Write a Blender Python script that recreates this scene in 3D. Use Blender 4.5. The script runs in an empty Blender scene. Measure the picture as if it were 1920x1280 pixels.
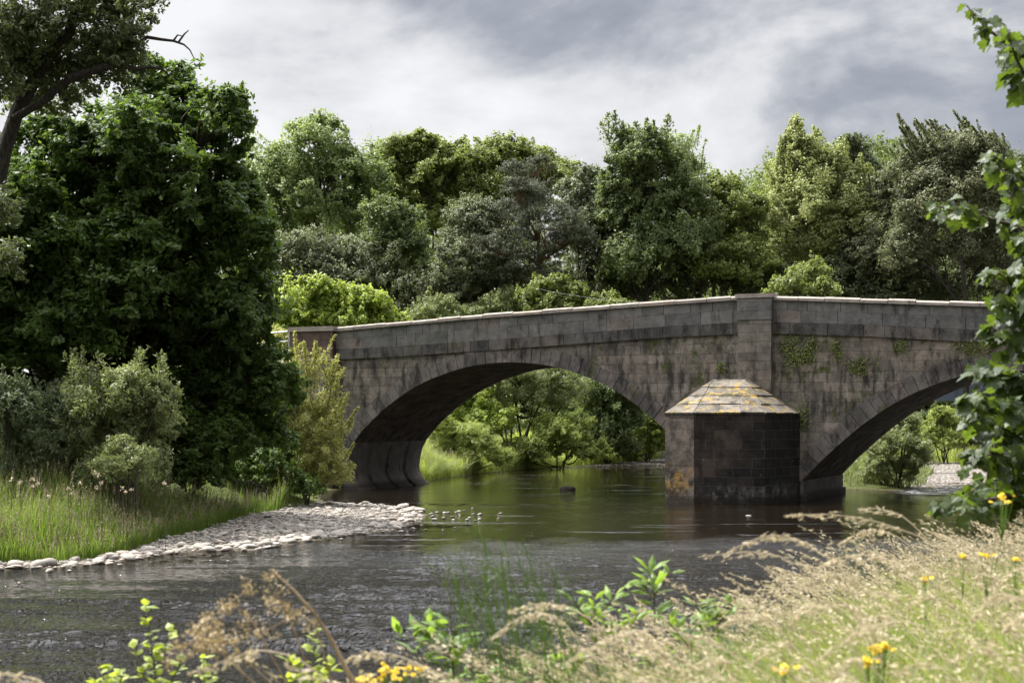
import bpy, math, random
import numpy as np
from mathutils import Vector
R = math.radians
rs = np.random.RandomState(7)
random.seed(7)
sc = bpy.context.scene
COL = sc.collection

# ------------------------------------------------------------------ camera, world, sun
F, H0, CZ = 2900.0, 775.0, 3.5          # focal length (photo px), horizon row, eye height over the water
cam = bpy.data.objects.new('camera', bpy.data.cameras.new('camera'))
COL.objects.link(cam); sc.camera = cam
cam.location = (0, 0, CZ); cam.rotation_euler = (R(90), 0, 0)
cam.data.sensor_width = 36; cam.data.lens = F / 1920 * 36
cam.data.shift_y = (H0 - 640) / 1920
cam.data.clip_start = .05; cam.data.clip_end = 3000
cam.data.dof.use_dof = True; cam.data.dof.focus_distance = 55; cam.data.dof.aperture_fstop = 6.3

SUN_EL, SUN_AZ = 57.0, math.degrees(math.atan2(-.89, .455))   # azimuth from +Y towards +X
world = bpy.data.worlds.new('World'); sc.world = world; world.use_nodes = True
def build_world():
    nt = world.node_tree; N = nt.nodes; L = nt.links; N.clear()
    out = N.new('ShaderNodeOutputWorld'); bg = N.new('ShaderNodeBackground'); bg.inputs[1].default_value = .1
    sky = N.new('ShaderNodeTexSky'); sky.sky_type = 'NISHITA'; sky.sun_disc = False
    sky.sun_elevation = R(SUN_EL); sky.sun_rotation = R(SUN_AZ)
    tc = N.new('ShaderNodeTexCoord')
    mp = N.new('ShaderNodeMapping'); mp.inputs['Scale'].default_value = (4.6, 4.6, 10.0); mp.inputs['Location'].default_value = (1.3, .4, .35)
    L.new(tc.outputs['Generated'], mp.inputs[0])
    n1 = N.new('ShaderNodeTexNoise'); n1.inputs['Scale'].default_value = 1.0; n1.inputs['Detail'].default_value = 7; n1.inputs['Roughness'].default_value = .58; n1.inputs['Distortion'].default_value = .3
    L.new(mp.outputs[0], n1.inputs['Vector'])
    # the long grey cloud bank stands to the upper right; its strength rises with height and azimuth
    sx = N.new('ShaderNodeSeparateXYZ'); L.new(tc.outputs['Generated'], sx.inputs[0])
    def math_(op, a, b=None, c=None):
        m = N.new('ShaderNodeMath'); m.operation = op
        for i, v in enumerate((a, b, c)):
            if v is None: continue
            if isinstance(v, (int, float)): m.inputs[i].default_value = v
            else: L.new(v, m.inputs[i])
        return m.outputs[0]
    mr = N.new('ShaderNodeMapRange'); mr.interpolation_type = 'SMOOTHSTEP'
    mr.inputs['From Min'].default_value = .13; mr.inputs['From Max'].default_value = .30
    e = math_('ADD', sx.outputs['Z'], math_('MULTIPLY', sx.outputs['X'], .35)); L.new(e, mr.inputs['Value'])
    m2 = N.new('ShaderNodeMapRange'); m2.interpolation_type = 'SMOOTHSTEP'; m2.inputs['From Min'].default_value = .40; m2.inputs['From Max'].default_value = .62; L.new(sx.outputs['Z'], m2.inputs['Value'])
    mlow = N.new('ShaderNodeMapRange'); mlow.interpolation_type = 'SMOOTHSTEP'; mlow.inputs['From Min'].default_value = .10; mlow.inputs['From Max'].default_value = .24; L.new(sx.outputs['Z'], mlow.inputs['Value'])
    band = math_('MULTIPLY', mr.outputs[0], math_('SUBTRACT', 1, m2.outputs[0]))
    bias = math_('ADD', math_('ADD', math_('MULTIPLY', band, -.115), math_('MULTIPLY', m2.outputs[0], .03)), math_('ADD', .102, math_('MULTIPLY', math_('SUBTRACT', 1, mlow.outputs[0]), .045)))
    mp2 = N.new('ShaderNodeMapping'); mp2.inputs['Scale'].default_value = (9.5, 9.5, 19.0); mp2.inputs['Location'].default_value = (.7, 2.1, 4.4); L.new(tc.outputs['Generated'], mp2.inputs[0])
    n2 = N.new('ShaderNodeTexNoise'); n2.inputs['Scale'].default_value = 1.0; n2.inputs['Detail'].default_value = 6; n2.inputs['Roughness'].default_value = .5; L.new(mp2.outputs[0], n2.inputs['Vector'])
    v = math_('ADD', math_('ADD', math_('MULTIPLY', n1.outputs['Fac'], .72), math_('MULTIPLY', n2.outputs['Fac'], .38)), bias)
    v = math_('SUBTRACT', v, .045)
    cr = N.new('ShaderNodeValToRGB'); L.new(v, cr.inputs[0])
    el = cr.color_ramp.elements
    el[0].position = .35; el[0].color = (1.6, 1.73, 2.02, 1)
    el[1].position = .66; el[1].color = (5.2, 5.2, 5.28, 1)
    for p, c in ((.43, (2.15, 2.27, 2.58, 1)), (.49, (3.05, 3.12, 3.34, 1)), (.56, (4.25, 4.28, 4.4, 1))):
        x = el.new(p); x.color = c
    mx = N.new('ShaderNodeMix'); mx.data_type = 'RGBA'; mx.inputs[0].default_value = .96
    L.new(sky.outputs[0], mx.inputs[6]); L.new(cr.outputs[0], mx.inputs[7])
    # sky glow towards the sun, added only above the frame to silver the water
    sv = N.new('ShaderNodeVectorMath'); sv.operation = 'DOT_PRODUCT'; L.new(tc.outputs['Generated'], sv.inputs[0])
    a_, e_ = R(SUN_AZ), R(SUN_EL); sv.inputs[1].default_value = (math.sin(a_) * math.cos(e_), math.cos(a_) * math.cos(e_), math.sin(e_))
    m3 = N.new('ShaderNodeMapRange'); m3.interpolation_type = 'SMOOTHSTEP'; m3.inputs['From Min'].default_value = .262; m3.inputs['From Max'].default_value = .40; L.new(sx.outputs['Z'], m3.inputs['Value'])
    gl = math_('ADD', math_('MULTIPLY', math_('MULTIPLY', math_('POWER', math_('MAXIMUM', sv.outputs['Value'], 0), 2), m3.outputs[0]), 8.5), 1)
    m4 = N.new('ShaderNodeMapRange'); m4.interpolation_type = 'SMOOTHSTEP'; m4.inputs['From Min'].default_value = -.5; m4.inputs['From Max'].default_value = .45; m4.inputs['To Min'].default_value = .55; L.new(sx.outputs['Y'], m4.inputs['Value']); gl = math_('MULTIPLY', gl, m4.outputs[0])   # dimming added to the unseen sky behind the camera, to darken the bridge face
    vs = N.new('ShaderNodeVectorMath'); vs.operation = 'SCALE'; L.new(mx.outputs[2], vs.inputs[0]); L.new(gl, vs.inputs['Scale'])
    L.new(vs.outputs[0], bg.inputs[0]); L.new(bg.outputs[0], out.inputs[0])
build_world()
sun = bpy.data.objects.new('sun', bpy.data.lights.new('sun', 'SUN')); COL.objects.link(sun)
sun.data.energy = 5.0; sun.data.angle = R(.6); sun.data.color = (1, .95, .86)
az, el_ = R(SUN_AZ), R(SUN_EL)
sun_dir = Vector((math.sin(az) * math.cos(el_), math.cos(az) * math.cos(el_), math.sin(el_)))
sun.rotation_euler = sun_dir.to_track_quat('Z', 'Y').to_euler()
sun.location = (0, 0, 60)
sc.view_settings.view_transform = 'Standard'; sc.view_settings.look = 'None'
sc.view_settings.exposure = 0.86; sc.view_settings.gamma = 1
cy = sc.cycles
cy.max_bounces = 6; cy.diffuse_bounces = 3; cy.glossy_bounces = 3; cy.transmission_bounces = 4; cy.transparent_max_bounces = 4
cy.use_denoising = True; cy.sample_clamp_indirect = 6

# ------------------------------------------------------------------ mesh helpers
def mesh_np(name, V, Fc, mat, parent=None, attr=None, smooth=False, uv=None):
    """V (n,3); Fc (m,k) array with equal face size, or list of such arrays; attr: per-face float 'v'"""
    V = np.asarray(V, dtype=np.float32)
    Fl = Fc if isinstance(Fc, list) and isinstance(Fc[0], np.ndarray) else [Fc]
    Fl = [np.asarray(f, dtype=np.int32) for f in Fl if len(f)]
    me = bpy.data.meshes.new(name)
    me.vertices.add(len(V)); me.vertices.foreach_set('co', V.ravel())
    loops = np.concatenate([f.ravel() for f in Fl])
    tot = np.concatenate([np.full(len(f), f.shape[1], dtype=np.int32) for f in Fl])
    start = np.concatenate([[0], np.cumsum(tot)[:-1]]).astype(np.int32)
    me.loops.add(len(loops)); me.loops.foreach_set('vertex_index', loops)
    me.polygons.add(len(tot)); me.polygons.foreach_set('loop_start', start)
    try: me.polygons.foreach_set('loop_total', tot)
    except Exception: pass
    me.polygons.foreach_set('use_smooth', np.full(len(tot), bool(smooth)))
    me.update(calc_edges=True)
    if attr is not None:
        a = me.attributes.new('v', 'FLOAT', 'FACE'); a.data.foreach_set('value', np.asarray(attr, dtype=np.float32))
    if uv is not None:
        l = me.uv_layers.new(name='uv'); l.data.foreach_set('uv', np.asarray(uv, dtype=np.float32)[loops].ravel())
    mats = mat if isinstance(mat, (list, tuple)) else [mat]
    for m in mats: me.materials.append(m)
    o = bpy.data.objects.new(name, me); COL.objects.link(o)
    if parent is not None: o.parent = parent
    return o

def tag(o, label=None, cat=None, group=None, kind=None):
    if label: o['label'] = label
    if cat: o['category'] = cat
    if group: o['group'] = group
    if kind: o['kind'] = kind
    return o

def empty(name, loc, rz=0):
    o = bpy.data.objects.new(name, None); COL.objects.link(o)
    o.location = loc; o.rotation_euler = (0, 0, rz); o.empty_display_size = .3
    return o

class Acc:
    """collects vertices and faces (grouped by face size) into one mesh"""
    def __init__(s): s.V = []; s.F = {}; s.A = {}; s.n = 0
    def add(s, V, Fc, a=.5):
        V = np.asarray(V, dtype=float).reshape(-1, 3); Fc = np.asarray(Fc, dtype=int)
        if Fc.ndim == 1: Fc = Fc[None]
        k = Fc.shape[1]
        s.F.setdefault(k, []).append(Fc + s.n); av = np.full(len(Fc), a) if np.isscalar(a) else np.asarray(a)
        s.A.setdefault(k, []).append(av); s.V.append(V); s.n += len(V)
    def box(s, x0, x1, y0, y1, z0, z1, a=.5, dz=(0, 0)):
        """z may rise along x: dz = (rise of the bottom, rise of the top) at x1"""
        V = [(x0,y0,z0),(x1,y0,z0+dz[0]),(x1,y1,z0+dz[0]),(x0,y1,z0),(x0,y0,z1),(x1,y0,z1+dz[1]),(x1,y1,z1+dz[1]),(x0,y1,z1)]
        s.add(V, [(0,3,2,1),(4,5,6,7),(0,1,5,4),(1,2,6,5),(2,3,7,6),(3,0,4,7)], a)
    def tube(s, pts, rad, sides=6, a=.5):
        P = np.asarray(pts, dtype=float); n = len(P); rad = np.broadcast_to(np.asarray(rad, dtype=float), (n,))
        T = np.gradient(P, axis=0); T /= np.linalg.norm(T, axis=1)[:, None] + 1e-9
        ref = np.array([0, 0, 1.]) if abs(T[:, 2]).mean() < .8 else np.array([1., 0, 0])
        A = np.cross(T, ref); A /= np.linalg.norm(A, axis=1)[:, None] + 1e-9; B = np.cross(T, A)
        th = np.arange(sides) * 2 * np.pi / sides
        V = P[:, None] + rad[:, None, None] * (np.cos(th)[None, :, None] * A[:, None] + np.sin(th)[None, :, None] * B[:, None])
        i = np.arange(n - 1)[:, None] * sides; j = np.arange(sides)[None]; j2 = (j + 1) % sides
        Q = np.stack([i + j, i + j2, i + sides + j2, i + sides + j], -1).reshape(-1, 4)
        s.add(V.reshape(-1, 3), Q, a)
        s.F.setdefault(sides, []).append(np.array([np.arange(sides) + s.n - sides])); s.A.setdefault(sides, []).append(np.array([a]))
    def build(s, name, mat, parent=None, smooth=False, uvf=None):
        V = np.concatenate(s.V)
        ks = sorted(s.F)
        Fl = [np.concatenate(s.F[k]) for k in ks]; A = np.concatenate([np.concatenate(s.A[k]) for k in ks])
        return mesh_np(name, V, Fl, mat, parent, A, smooth, None if uvf is None else uvf(V))

def PX(px, py, Y):            # a photo position at a real distance
    return np.array([(px - 960) / F * Y, Y, CZ + (H0 - py) / F * Y])
def WP(px, py):               # a photo position on the water
    Y = CZ * F / (py - H0); return ((px - 960) / F * Y, Y)
def unit(v): return v / (np.linalg.norm(v, axis=-1, keepdims=True) + 1e-9)

def quads(C, N, Ln, Wd, up=None):
    """leaf rhombi with a slight fold"""
    n = len(C); N = unit(N)
    r = rs.normal(size=(n, 3)) if up is None else up + rs.normal(size=(n, 3)) * .35
    D = unit(r - (r * N).sum(1)[:, None] * N); S = np.cross(N, D)
    Ln = np.broadcast_to(Ln, (n,))[:, None]; Wd = np.broadcast_to(Wd, (n,))[:, None]
    V = np.stack([C - D * Ln * .5, C + S * Wd * .5 + D * Ln * .05 - N * Wd * .12, C + D * Ln * .5, C - S * Wd * .5 + D * Ln * .05 - N * Wd * .12], 1)
    return V.reshape(-1, 3), np.arange(n * 4).reshape(n, 4)

# ------------------------------------------------------------------ materials
def new_mat(name):
    m = bpy.data.materials.new(name); m.use_nodes = True
    nt = m.node_tree; nt.nodes.clear()
    return m, nt.nodes, nt.links
class NB:
    """tiny node-graph helper"""
    def __init__(s, name): s.m, s.N, s.L = new_mat(name)
    def set(s, inp, v):
        if v is None: return
        if isinstance(v, bpy.types.NodeSocket): s.L.new(v, inp)
        elif isinstance(v, (tuple, list)) and len(v) == 3 and inp.type == 'RGBA': inp.default_value = (*v, 1)
        else: inp.default_value = v
    def math(s, op, a, b=None, c=None):
        n = s.N.new('ShaderNodeMath'); n.operation = op
        for i, v in enumerate((a, b, c)): s.set(n.inputs[i], v)
        return n.outputs[0]
    def mix(s, f, a, b, mode='MIX'):
        n = s.N.new('ShaderNodeMix'); n.data_type = 'RGBA'; n.blend_type = mode
        s.set(n.inputs[0], f); s.set(n.inputs[6], a); s.set(n.inputs[7], b); return n.outputs[2]
    def noise(s, vec, scale, detail=4, rough=.55, dist=0, w=None):
        n = s.N.new('ShaderNodeTexNoise'); s.set(n.inputs['Vector'], vec); s.set(n.inputs['Scale'], scale)
        s.set(n.inputs['Detail'], detail); s.set(n.inputs['Roughness'], rough); s.set(n.inputs['Distortion'], dist); return n.outputs['Fac']
    def map(s, vec, scale=(1,1,1), loc=(0,0,0), rot=(0,0,0)):
        n = s.N.new('ShaderNodeMapping'); s.set(n.inputs[0], vec); n.inputs['Scale'].default_value = scale; n.inputs['Location'].default_value = loc; n.inputs['Rotation'].default_value = rot; return n.outputs[0]
    def ramp(s, v, stops):
        n = s.N.new('ShaderNodeValToRGB'); s.set(n.inputs[0], v); e = n.color_ramp.elements
        while len(e) < len(stops): e.new(.5)
        for x, (p, c) in zip(e, stops):
            x.position = p; x.color = (*c, 1) if not isinstance(c, (int, float)) else (c, c, c, 1)
        return n.outputs[0]
    def step(s, v, a, b):
        n = s.N.new('ShaderNodeMapRange'); n.interpolation_type = 'SMOOTHSTEP'
        s.set(n.inputs['Value'], v); n.inputs['From Min'].default_value = a; n.inputs['From Max'].default_value = b; return n.outputs[0]
    def attr(s, name='v'):
        n = s.N.new('ShaderNodeAttribute'); n.attribute_name = name; return n.outputs['Fac']
    def geo(s): return s.N.new('ShaderNodeNewGeometry').outputs
    def tc(s, k='Object'): return s.N.new('ShaderNodeTexCoord').outputs[k]
    def sep(s, v): n = s.N.new('ShaderNodeSeparateXYZ'); s.set(n.inputs[0], v); return n.outputs
    def comb(s, a, b, c=0): n = s.N.new('ShaderNodeCombineXYZ'); s.set(n.inputs[0], a); s.set(n.inputs[1], b); s.set(n.inputs[2], c); return n.outputs[0]
    def bump(s, h, dist, strength=1, nrm=None):
        n = s.N.new('ShaderNodeBump'); s.set(n.inputs['Height'], h); s.set(n.inputs['Distance'], dist); s.set(n.inputs['Strength'], strength); s.set(n.inputs['Normal'], nrm); return n.outputs[0]
    def pbr(s, col, rough=.8, spec=.3, nrm=None, out=True):
        p = s.N.new('ShaderNodeBsdfPrincipled'); s.set(p.inputs['Base Color'], col); s.set(p.inputs['Roughness'], rough)
        s.set(p.inputs['Specular IOR Level'], spec); s.set(p.inputs['Normal'], nrm)
        if out: s.out(p.outputs[0])
        return p.outputs[0]
    def out(s, sh): o = s.N.new('ShaderNodeOutputMaterial'); s.L.new(sh, o.inputs[0])

GAIN = {'golden willow leaves': 1.9, 'pale green leaves': 1.95, 'poplar leaves': 2.05, 'alder leaves': 1.8, 'dark poplar leaves': 1.8, 'maple leaves': 1.7, 'meadow plants': 1.85, 'willow leaves': 1.8, 'near grass blades': 1.1, 'chestnut leaves': 1.35, 'ash leaves': 1.5, 'cream blossom': 1, 'sycamore leaves': .9, 'ragwort petals': 1, 'straw seed heads': 1.2, 'reed blades': 1.1, 'weed leaves': 1.3, 'alder sapling leaves': 1.3, 'brown seed tufts': 1.25, 'wall weed leaves': 1.7, 'dry grass heads': 1.3}
def leaf_mat(name, dark, light, trans, tr=.35, rough=.45, spec=.35):
    b = NB(name); g = GAIN.get(name, 1.55); kr = 1.0 if name in ('straw seed heads', 'dry grass heads') else 1.12; dark, light, trans = [tuple(min(.9, x * g * k) for x, k in zip(q, (kr, 1.0, 1.1))) for q in (dark, light, trans)]
    c = b.mix(b.attr(), dark, light)
    p = b.pbr(c, rough, spec, out=False)
    t = b.N.new('ShaderNodeBsdfTranslucent'); b.set(t.inputs[0], b.mix(b.attr(), tuple(x * .75 for x in trans), trans))
    mx = b.N.new('ShaderNodeMixShader'); mx.inputs[0].default_value = tr
    b.L.new(p, mx.inputs[1]); b.L.new(t.outputs[0], mx.inputs[2]); b.out(mx.outputs[0])
    return b.m
M = {}
M['chestnut'] = leaf_mat('chestnut leaves', (.022,.042,.010), (.055,.10,.018), (.13,.23,.025), .32, .5, .25)
M['ash'] = leaf_mat('ash leaves', (.03,.045,.018), (.07,.095,.035), (.12,.17,.04), .28, .42, .4)
M['pale'] = leaf_mat('pale green leaves', (.055,.085,.03), (.12,.165,.06), (.19,.27,.07), .34)
M['maple'] = leaf_mat('maple leaves', (.048,.07,.016), (.105,.142,.035), (.19,.26,.045), .35)
M['lime'] = leaf_mat('yellow green leaves', (.08,.125,.02), (.17,.24,.04), (.28,.38,.05), .38)
M['pine'] = leaf_mat('pine needles', (.032,.047,.024), (.075,.092,.046), (.06,.08,.03), .15, .55)
M['alder'] = leaf_mat('alder leaves', (.03,.05,.018), (.075,.105,.035), (.14,.20,.04), .3, .5, .3)
M['silver'] = leaf_mat('silvery leaves', (.045,.062,.03), (.125,.155,.08), (.12,.16,.05), .25, .55, .3)
M['poplar'] = leaf_mat('poplar leaves', (.07,.095,.03), (.18,.21,.085), (.21,.27,.07), .3, .5, .3)
M['darkpoplar'] = leaf_mat('dark poplar leaves', (.04,.052,.024), (.105,.12,.06), (.12,.16,.05), .25, .5, .3)
M['willow'] = leaf_mat('willow leaves', (.06,.085,.03), (.14,.18,.07), (.19,.25,.06), .32, .4, .45)
M['goldwillow'] = leaf_mat('golden willow leaves', (.09,.11,.03), (.21,.23,.075), (.26,.30,.06), .36)
M['bluewillow'] = leaf_mat('grey willow leaves', (.042,.066,.028), (.105,.14,.062), (.11,.16,.05), .28)
M['reed'] = leaf_mat('reed blades', (.045,.09,.014), (.125,.20,.035), (.20,.33,.04), .42, .5)
M['reeddry'] = leaf_mat('dry grass heads', (.13,.11,.06), (.26,.22,.13), (.24,.2,.11), .3, .6)
M['meadow'] = leaf_mat('meadow plants', (.06,.09,.02), (.15,.20,.05), (.24,.32,.05), .38)
M['shade'] = leaf_mat('shaded bank plants', (.03,.045,.012), (.075,.10,.028), (.12,.17,.03), .3)
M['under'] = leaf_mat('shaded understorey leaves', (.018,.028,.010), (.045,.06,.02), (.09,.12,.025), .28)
M['cream'] = leaf_mat('cream blossom', (.45,.42,.28), (.7,.66,.48), (.5,.46,.3), .3)
M['sycamore'] = leaf_mat('sycamore leaves', (.022,.042,.014), (.06,.10,.022), (.14,.235,.02), .40, .45, .35)
M['sapling'] = leaf_mat('alder sapling leaves', (.10,.15,.02), (.22,.29,.04), (.34,.45,.04), .42, .4)
M['weed'] = leaf_mat('weed leaves', (.05,.10,.018), (.12,.20,.035), (.22,.36,.04), .4, .4)
M['straw'] = leaf_mat('straw seed heads', (.30,.25,.15), (.58,.50,.33), (.45,.38,.22), .4, .6)
M['fgrass'] = leaf_mat('near grass blades', (.04,.075,.015), (.21,.27,.07), (.30,.38,.07), .42, .45)
M['yellow'] = leaf_mat('ragwort petals', (.58,.44,.015), (.80,.66,.03), (.7,.58,.02), .3)
M['seedbrown'] = leaf_mat('brown seed tufts', (.17,.145,.07), (.33,.285,.15), (.28,.24,.10), .3)
M['ivy'] = leaf_mat('wall weed leaves', (.04,.06,.012), (.10,.13,.025), (.14,.18,.03), .25)

def bark(name, c1, c2):
    b = NB(name); o = b.tc(); n = b.noise(b.map(o, (6,6,1.5)), 3, 6, .65)
    b.pbr(b.mix(b.step(n, .35, .65), c1, c2), .9, .2, b.bump(n, .04)); return b.m
M['bark'] = bark('grey brown bark', (.05,.042,.034), (.13,.115,.095))
M['barkdark'] = bark('dark bark', (.022,.019,.016), (.065,.056,.047))
M['barkred'] = bark('reddish pine bark', (.09,.05,.035), (.19,.115,.08))
M['deadwood'] = bark('dead brown stalk', (.22,.15,.09), (.40,.30,.19))
M['twig'] = bark('greenish twig', (.05,.05,.02), (.12,.11,.05))

def stone_mat(name, base1, base2, uvmode='uv', brick=(1.0, .40), stain=.55, moss=.5, white=.4, mortar=None, red=.35, lines=0.0, algae=0.0, damp=True, use_attr=False, streak=True, lichen=0.0):
    b = NB(name); P = b.tc('Object')
    uv = b.tc('UV') if uvmode == 'uv' else P
    wob = b.N.new('ShaderNodeTexNoise'); b.set(wob.inputs['Vector'], P); wob.inputs['Scale'].default_value = 1.3
    vm = b.N.new('ShaderNodeVectorMath'); vm.operation = 'MULTIPLY_ADD'; b.set(vm.inputs[0], wob.outputs['Color']); vm.inputs[1].default_value = (.16,.07,0); b.set(vm.inputs[2], uv)
    big = b.noise(P, .45, 3)
    if use_attr:
        c = b.mix(b.attr(), base1, base2); h = None
        c = b.mix(b.math('MULTIPLY', b.step(b.attr(), .80, .97), red), c, (.20,.12,.09))
        mort = None
    else:
        def br(w, hh, off):
            n = b.N.new('ShaderNodeTexBrick'); b.set(n.inputs['Vector'], vm.outputs[0]); n.inputs['Color1'].default_value = (0,0,0,1); n.inputs['Color2'].default_value = (1,1,1,1)
            n.inputs['Mortar'].default_value = (.5,.5,.5,1); n.inputs['Scale'].default_value = 1; n.inputs['Brick Width'].default_value = w; n.inputs['Row Height'].default_value = hh
            n.inputs['Mortar Size'].default_value = .011; n.inputs['Mortar Smooth'].default_value = .25; n.offset = off; n.inputs['Bias'].default_value = 0; n.squash = .75; n.squash_frequency = 3
            return n
        a1 = br(brick[0], brick[1], .45)
        bri = b.sep(a1.outputs['Color'])[0]; mort = a1.outputs['Fac']
        c = b.mix(bri, base1, base2)
        c = b.mix(b.math('MULTIPLY', b.step(bri, .78, .95), red), c, (.21,.115,.085))
        if name.startswith('weathered'): c = b.mix(b.math('MULTIPLY', b.step(bri, .55, .9), b.math('MULTIPLY', b.step(b.noise(b.map(P, loc=(8, 1, 1)), .7, 4, .6), .44, .6), .7)), c, (.33,.305,.27)); c = b.mix(b.math('MULTIPLY', b.math('MULTIPLY', b.step(b.sep(P)[0], -1.2, 1.2), b.step(bri, .25, .75)), .6), c, b.mix(bri, (.17,.13,.10), (.34,.275,.21)))
        c = b.mix(b.math('MULTIPLY', b.step(big, .45, .62), .45), c, b.mix(bri, (.10,.07,.055), (.25,.18,.145)))
        c = b.mix(b.math('MULTIPLY', mort, b.math('ADD', b.math('MULTIPLY', b.step(b.noise(P, 1.7, 3), .40, .65), .7 - lines), lines)), c, mortar or tuple(x * .35 for x in base1))
    fine = b.noise(P, 9, 6, .7); mid = b.noise(P, 2.2, 6, .68)
    c = b.mix(.5, c, b.mix(b.math('MULTIPLY', b.math('ADD', b.step(mid, .32, .68), fine), .5), tuple(x*.35 for x in base1), tuple(x*1.35 for x in base2)))
    c = b.mix(b.math('MULTIPLY', b.step(b.noise(b.map(P, loc=(2, 8, 4)), .8, 6, .7), .48, .68), .55 * min(1, stain * 2)), c, tuple(x * .45 for x in base1))
    st = b.noise(b.map(P, (1.6, 1.6, .5) if streak else (1.2,1.2,1.2)), 1.4, 7, .7)
    c = b.mix(b.math('MULTIPLY', b.step(st, .62 - .3 * stain, .74 - .18 * stain), min(.95, .55 + stain * .5)), c, (.018,.017,.017))
    ms = b.noise(b.map(P, loc=(7, 3, 5)), 1.15, 7, .72)
    c = b.mix(b.math('MULTIPLY', b.step(ms, .56, .66), moss), c, b.mix(fine, (.025,.035,.01), (.085,.095,.025)))
    ws = b.noise(b.map(P, loc=(3, 9, 1)), 4.5, 5, .75)
    c = b.mix(b.math('MULTIPLY', b.step(ws, .67, .70), white), c, (.42,.42,.39))
    if lichen:
        ls = b.noise(b.map(P, loc=(13, 2, 8)), 2.3, 7, .72)
        c = b.mix(b.math('MULTIPLY', b.step(ls, .54, .61), lichen), c, b.mix(fine, (.16,.10,.015), (.48,.33,.06)))
    z = b.sep(b.geo()['Position'])[2]
    if algae:
        an = b.noise(b.map(P, loc=(5, 5, 2)), 1.6, 6, .7)
        band = b.math('MULTIPLY', b.math('MULTIPLY', b.step(z, .15, .6), b.math('SUBTRACT', 1, b.step(z, 1.0, 1.7))), b.math('SUBTRACT', 1, b.step(b.sep(P)[0], -3.25, -3.15)))
        c = b.mix(b.math('MULTIPLY', b.math('MULTIPLY', b.step(an, .44, .6), band), algae), c, b.mix(fine, (.05,.032,.014), (.17,.105,.04)))
    if algae:
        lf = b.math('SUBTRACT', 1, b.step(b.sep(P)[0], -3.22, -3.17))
        c = b.mix(b.math('MULTIPLY', lf, .35), c, b.mix(b.step(mid, .35, .65), (.035,.029,.024), (.17,.145,.12)))  # left facet mottled brown, with its sunlit look put into the colour
        wn = b.noise(b.map(P, (1, 1, .6), loc=(4, 4, 4)), 2.4, 6, .75)
        c = b.mix(b.math('MULTIPLY', b.math('MULTIPLY', b.step(wn, .48, .66), b.math('SUBTRACT', 1, b.step(z, .25, .95))), .75), c, (.19,.185,.175))
        c = b.mix(b.math('MULTIPLY', b.math('MULTIPLY', lf, b.step(b.noise(b.map(P, loc=(1, 7, 7)), 1.9, 6, .7), .45, .56)), b.math('SUBTRACT', 1, b.step(z, 1.0, 1.9))), c, (.02,.015,.010))
        c = b.mix(b.math('MULTIPLY', b.math('MULTIPLY', b.step(an, .46, .6), band), algae), c, b.mix(fine, (.05,.032,.014), (.24,.15,.05)))
    if damp:
        dn = b.math('SUBTRACT', z, b.math('MULTIPLY', mid, .35))
        c = b.mix(b.math('MULTIPLY', b.math('SUBTRACT', 1, b.step(dn, -.05, .22)), .8), c, (.02,.017,.013))
    hgt = b.math('ADD', b.math('MULTIPLY', mid, .6), b.math('MULTIPLY', fine, .4))
    if mort is not None: hgt = b.math('SUBTRACT', hgt, b.math('MULTIPLY', mort, 1.2))
    b.pbr(c, .92, .15, b.bump(hgt, .07)); return b.m
M['wall'] = stone_mat('weathered sandstone wall', (.070,.063,.055), (.265,.232,.195), stain=.58, moss=.95, white=.5)
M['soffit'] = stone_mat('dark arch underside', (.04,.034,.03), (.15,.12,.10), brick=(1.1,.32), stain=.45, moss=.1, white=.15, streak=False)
M['ring'] = stone_mat('arch stones', (.08,.073,.068), (.19,.17,.155), use_attr=True, stain=.5, moss=.5, white=.25)
M['parapet'] = stone_mat('parapet stones', (.075,.075,.075), (.19,.18,.17), use_attr=True, stain=.3, moss=.4, white=.25, damp=False, red=.5)
M['string'] = stone_mat('dark string course', (.045,.043,.042), (.14,.13,.12), use_attr=True, stain=.6, moss=.55, white=.75, damp=False)
M['coping'] = stone_mat('coping stones', (.21,.19,.17), (.36,.31,.27), use_attr=True, stain=.1, moss=.15, white=.2, damp=False, red=.5)
M['redstone'] = stone_mat('reddish pilaster stones', (.075,.052,.045), (.15,.10,.085), use_attr=True, stain=.35, moss=.25, white=.3, damp=False)
M['pilaster'] = stone_mat('pale pilaster stones', (.07,.062,.056), (.24,.21,.18), use_attr=True, stain=.45, moss=.3, white=.2)
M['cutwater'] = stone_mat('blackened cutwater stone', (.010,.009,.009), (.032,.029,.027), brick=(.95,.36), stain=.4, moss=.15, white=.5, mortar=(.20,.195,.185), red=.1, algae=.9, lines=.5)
M['cap'] = stone_mat('lichen covered cap stones', (.085,.076,.066), (.21,.185,.155), use_attr=True, stain=.5, moss=.8, white=.4, damp=False, lichen=.75, red=.1)
M['footing'] = stone_mat('pale footing stone', (.10,.09,.082), (.19,.17,.155), use_attr=True, stain=.35, moss=.1, white=.2)

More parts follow.
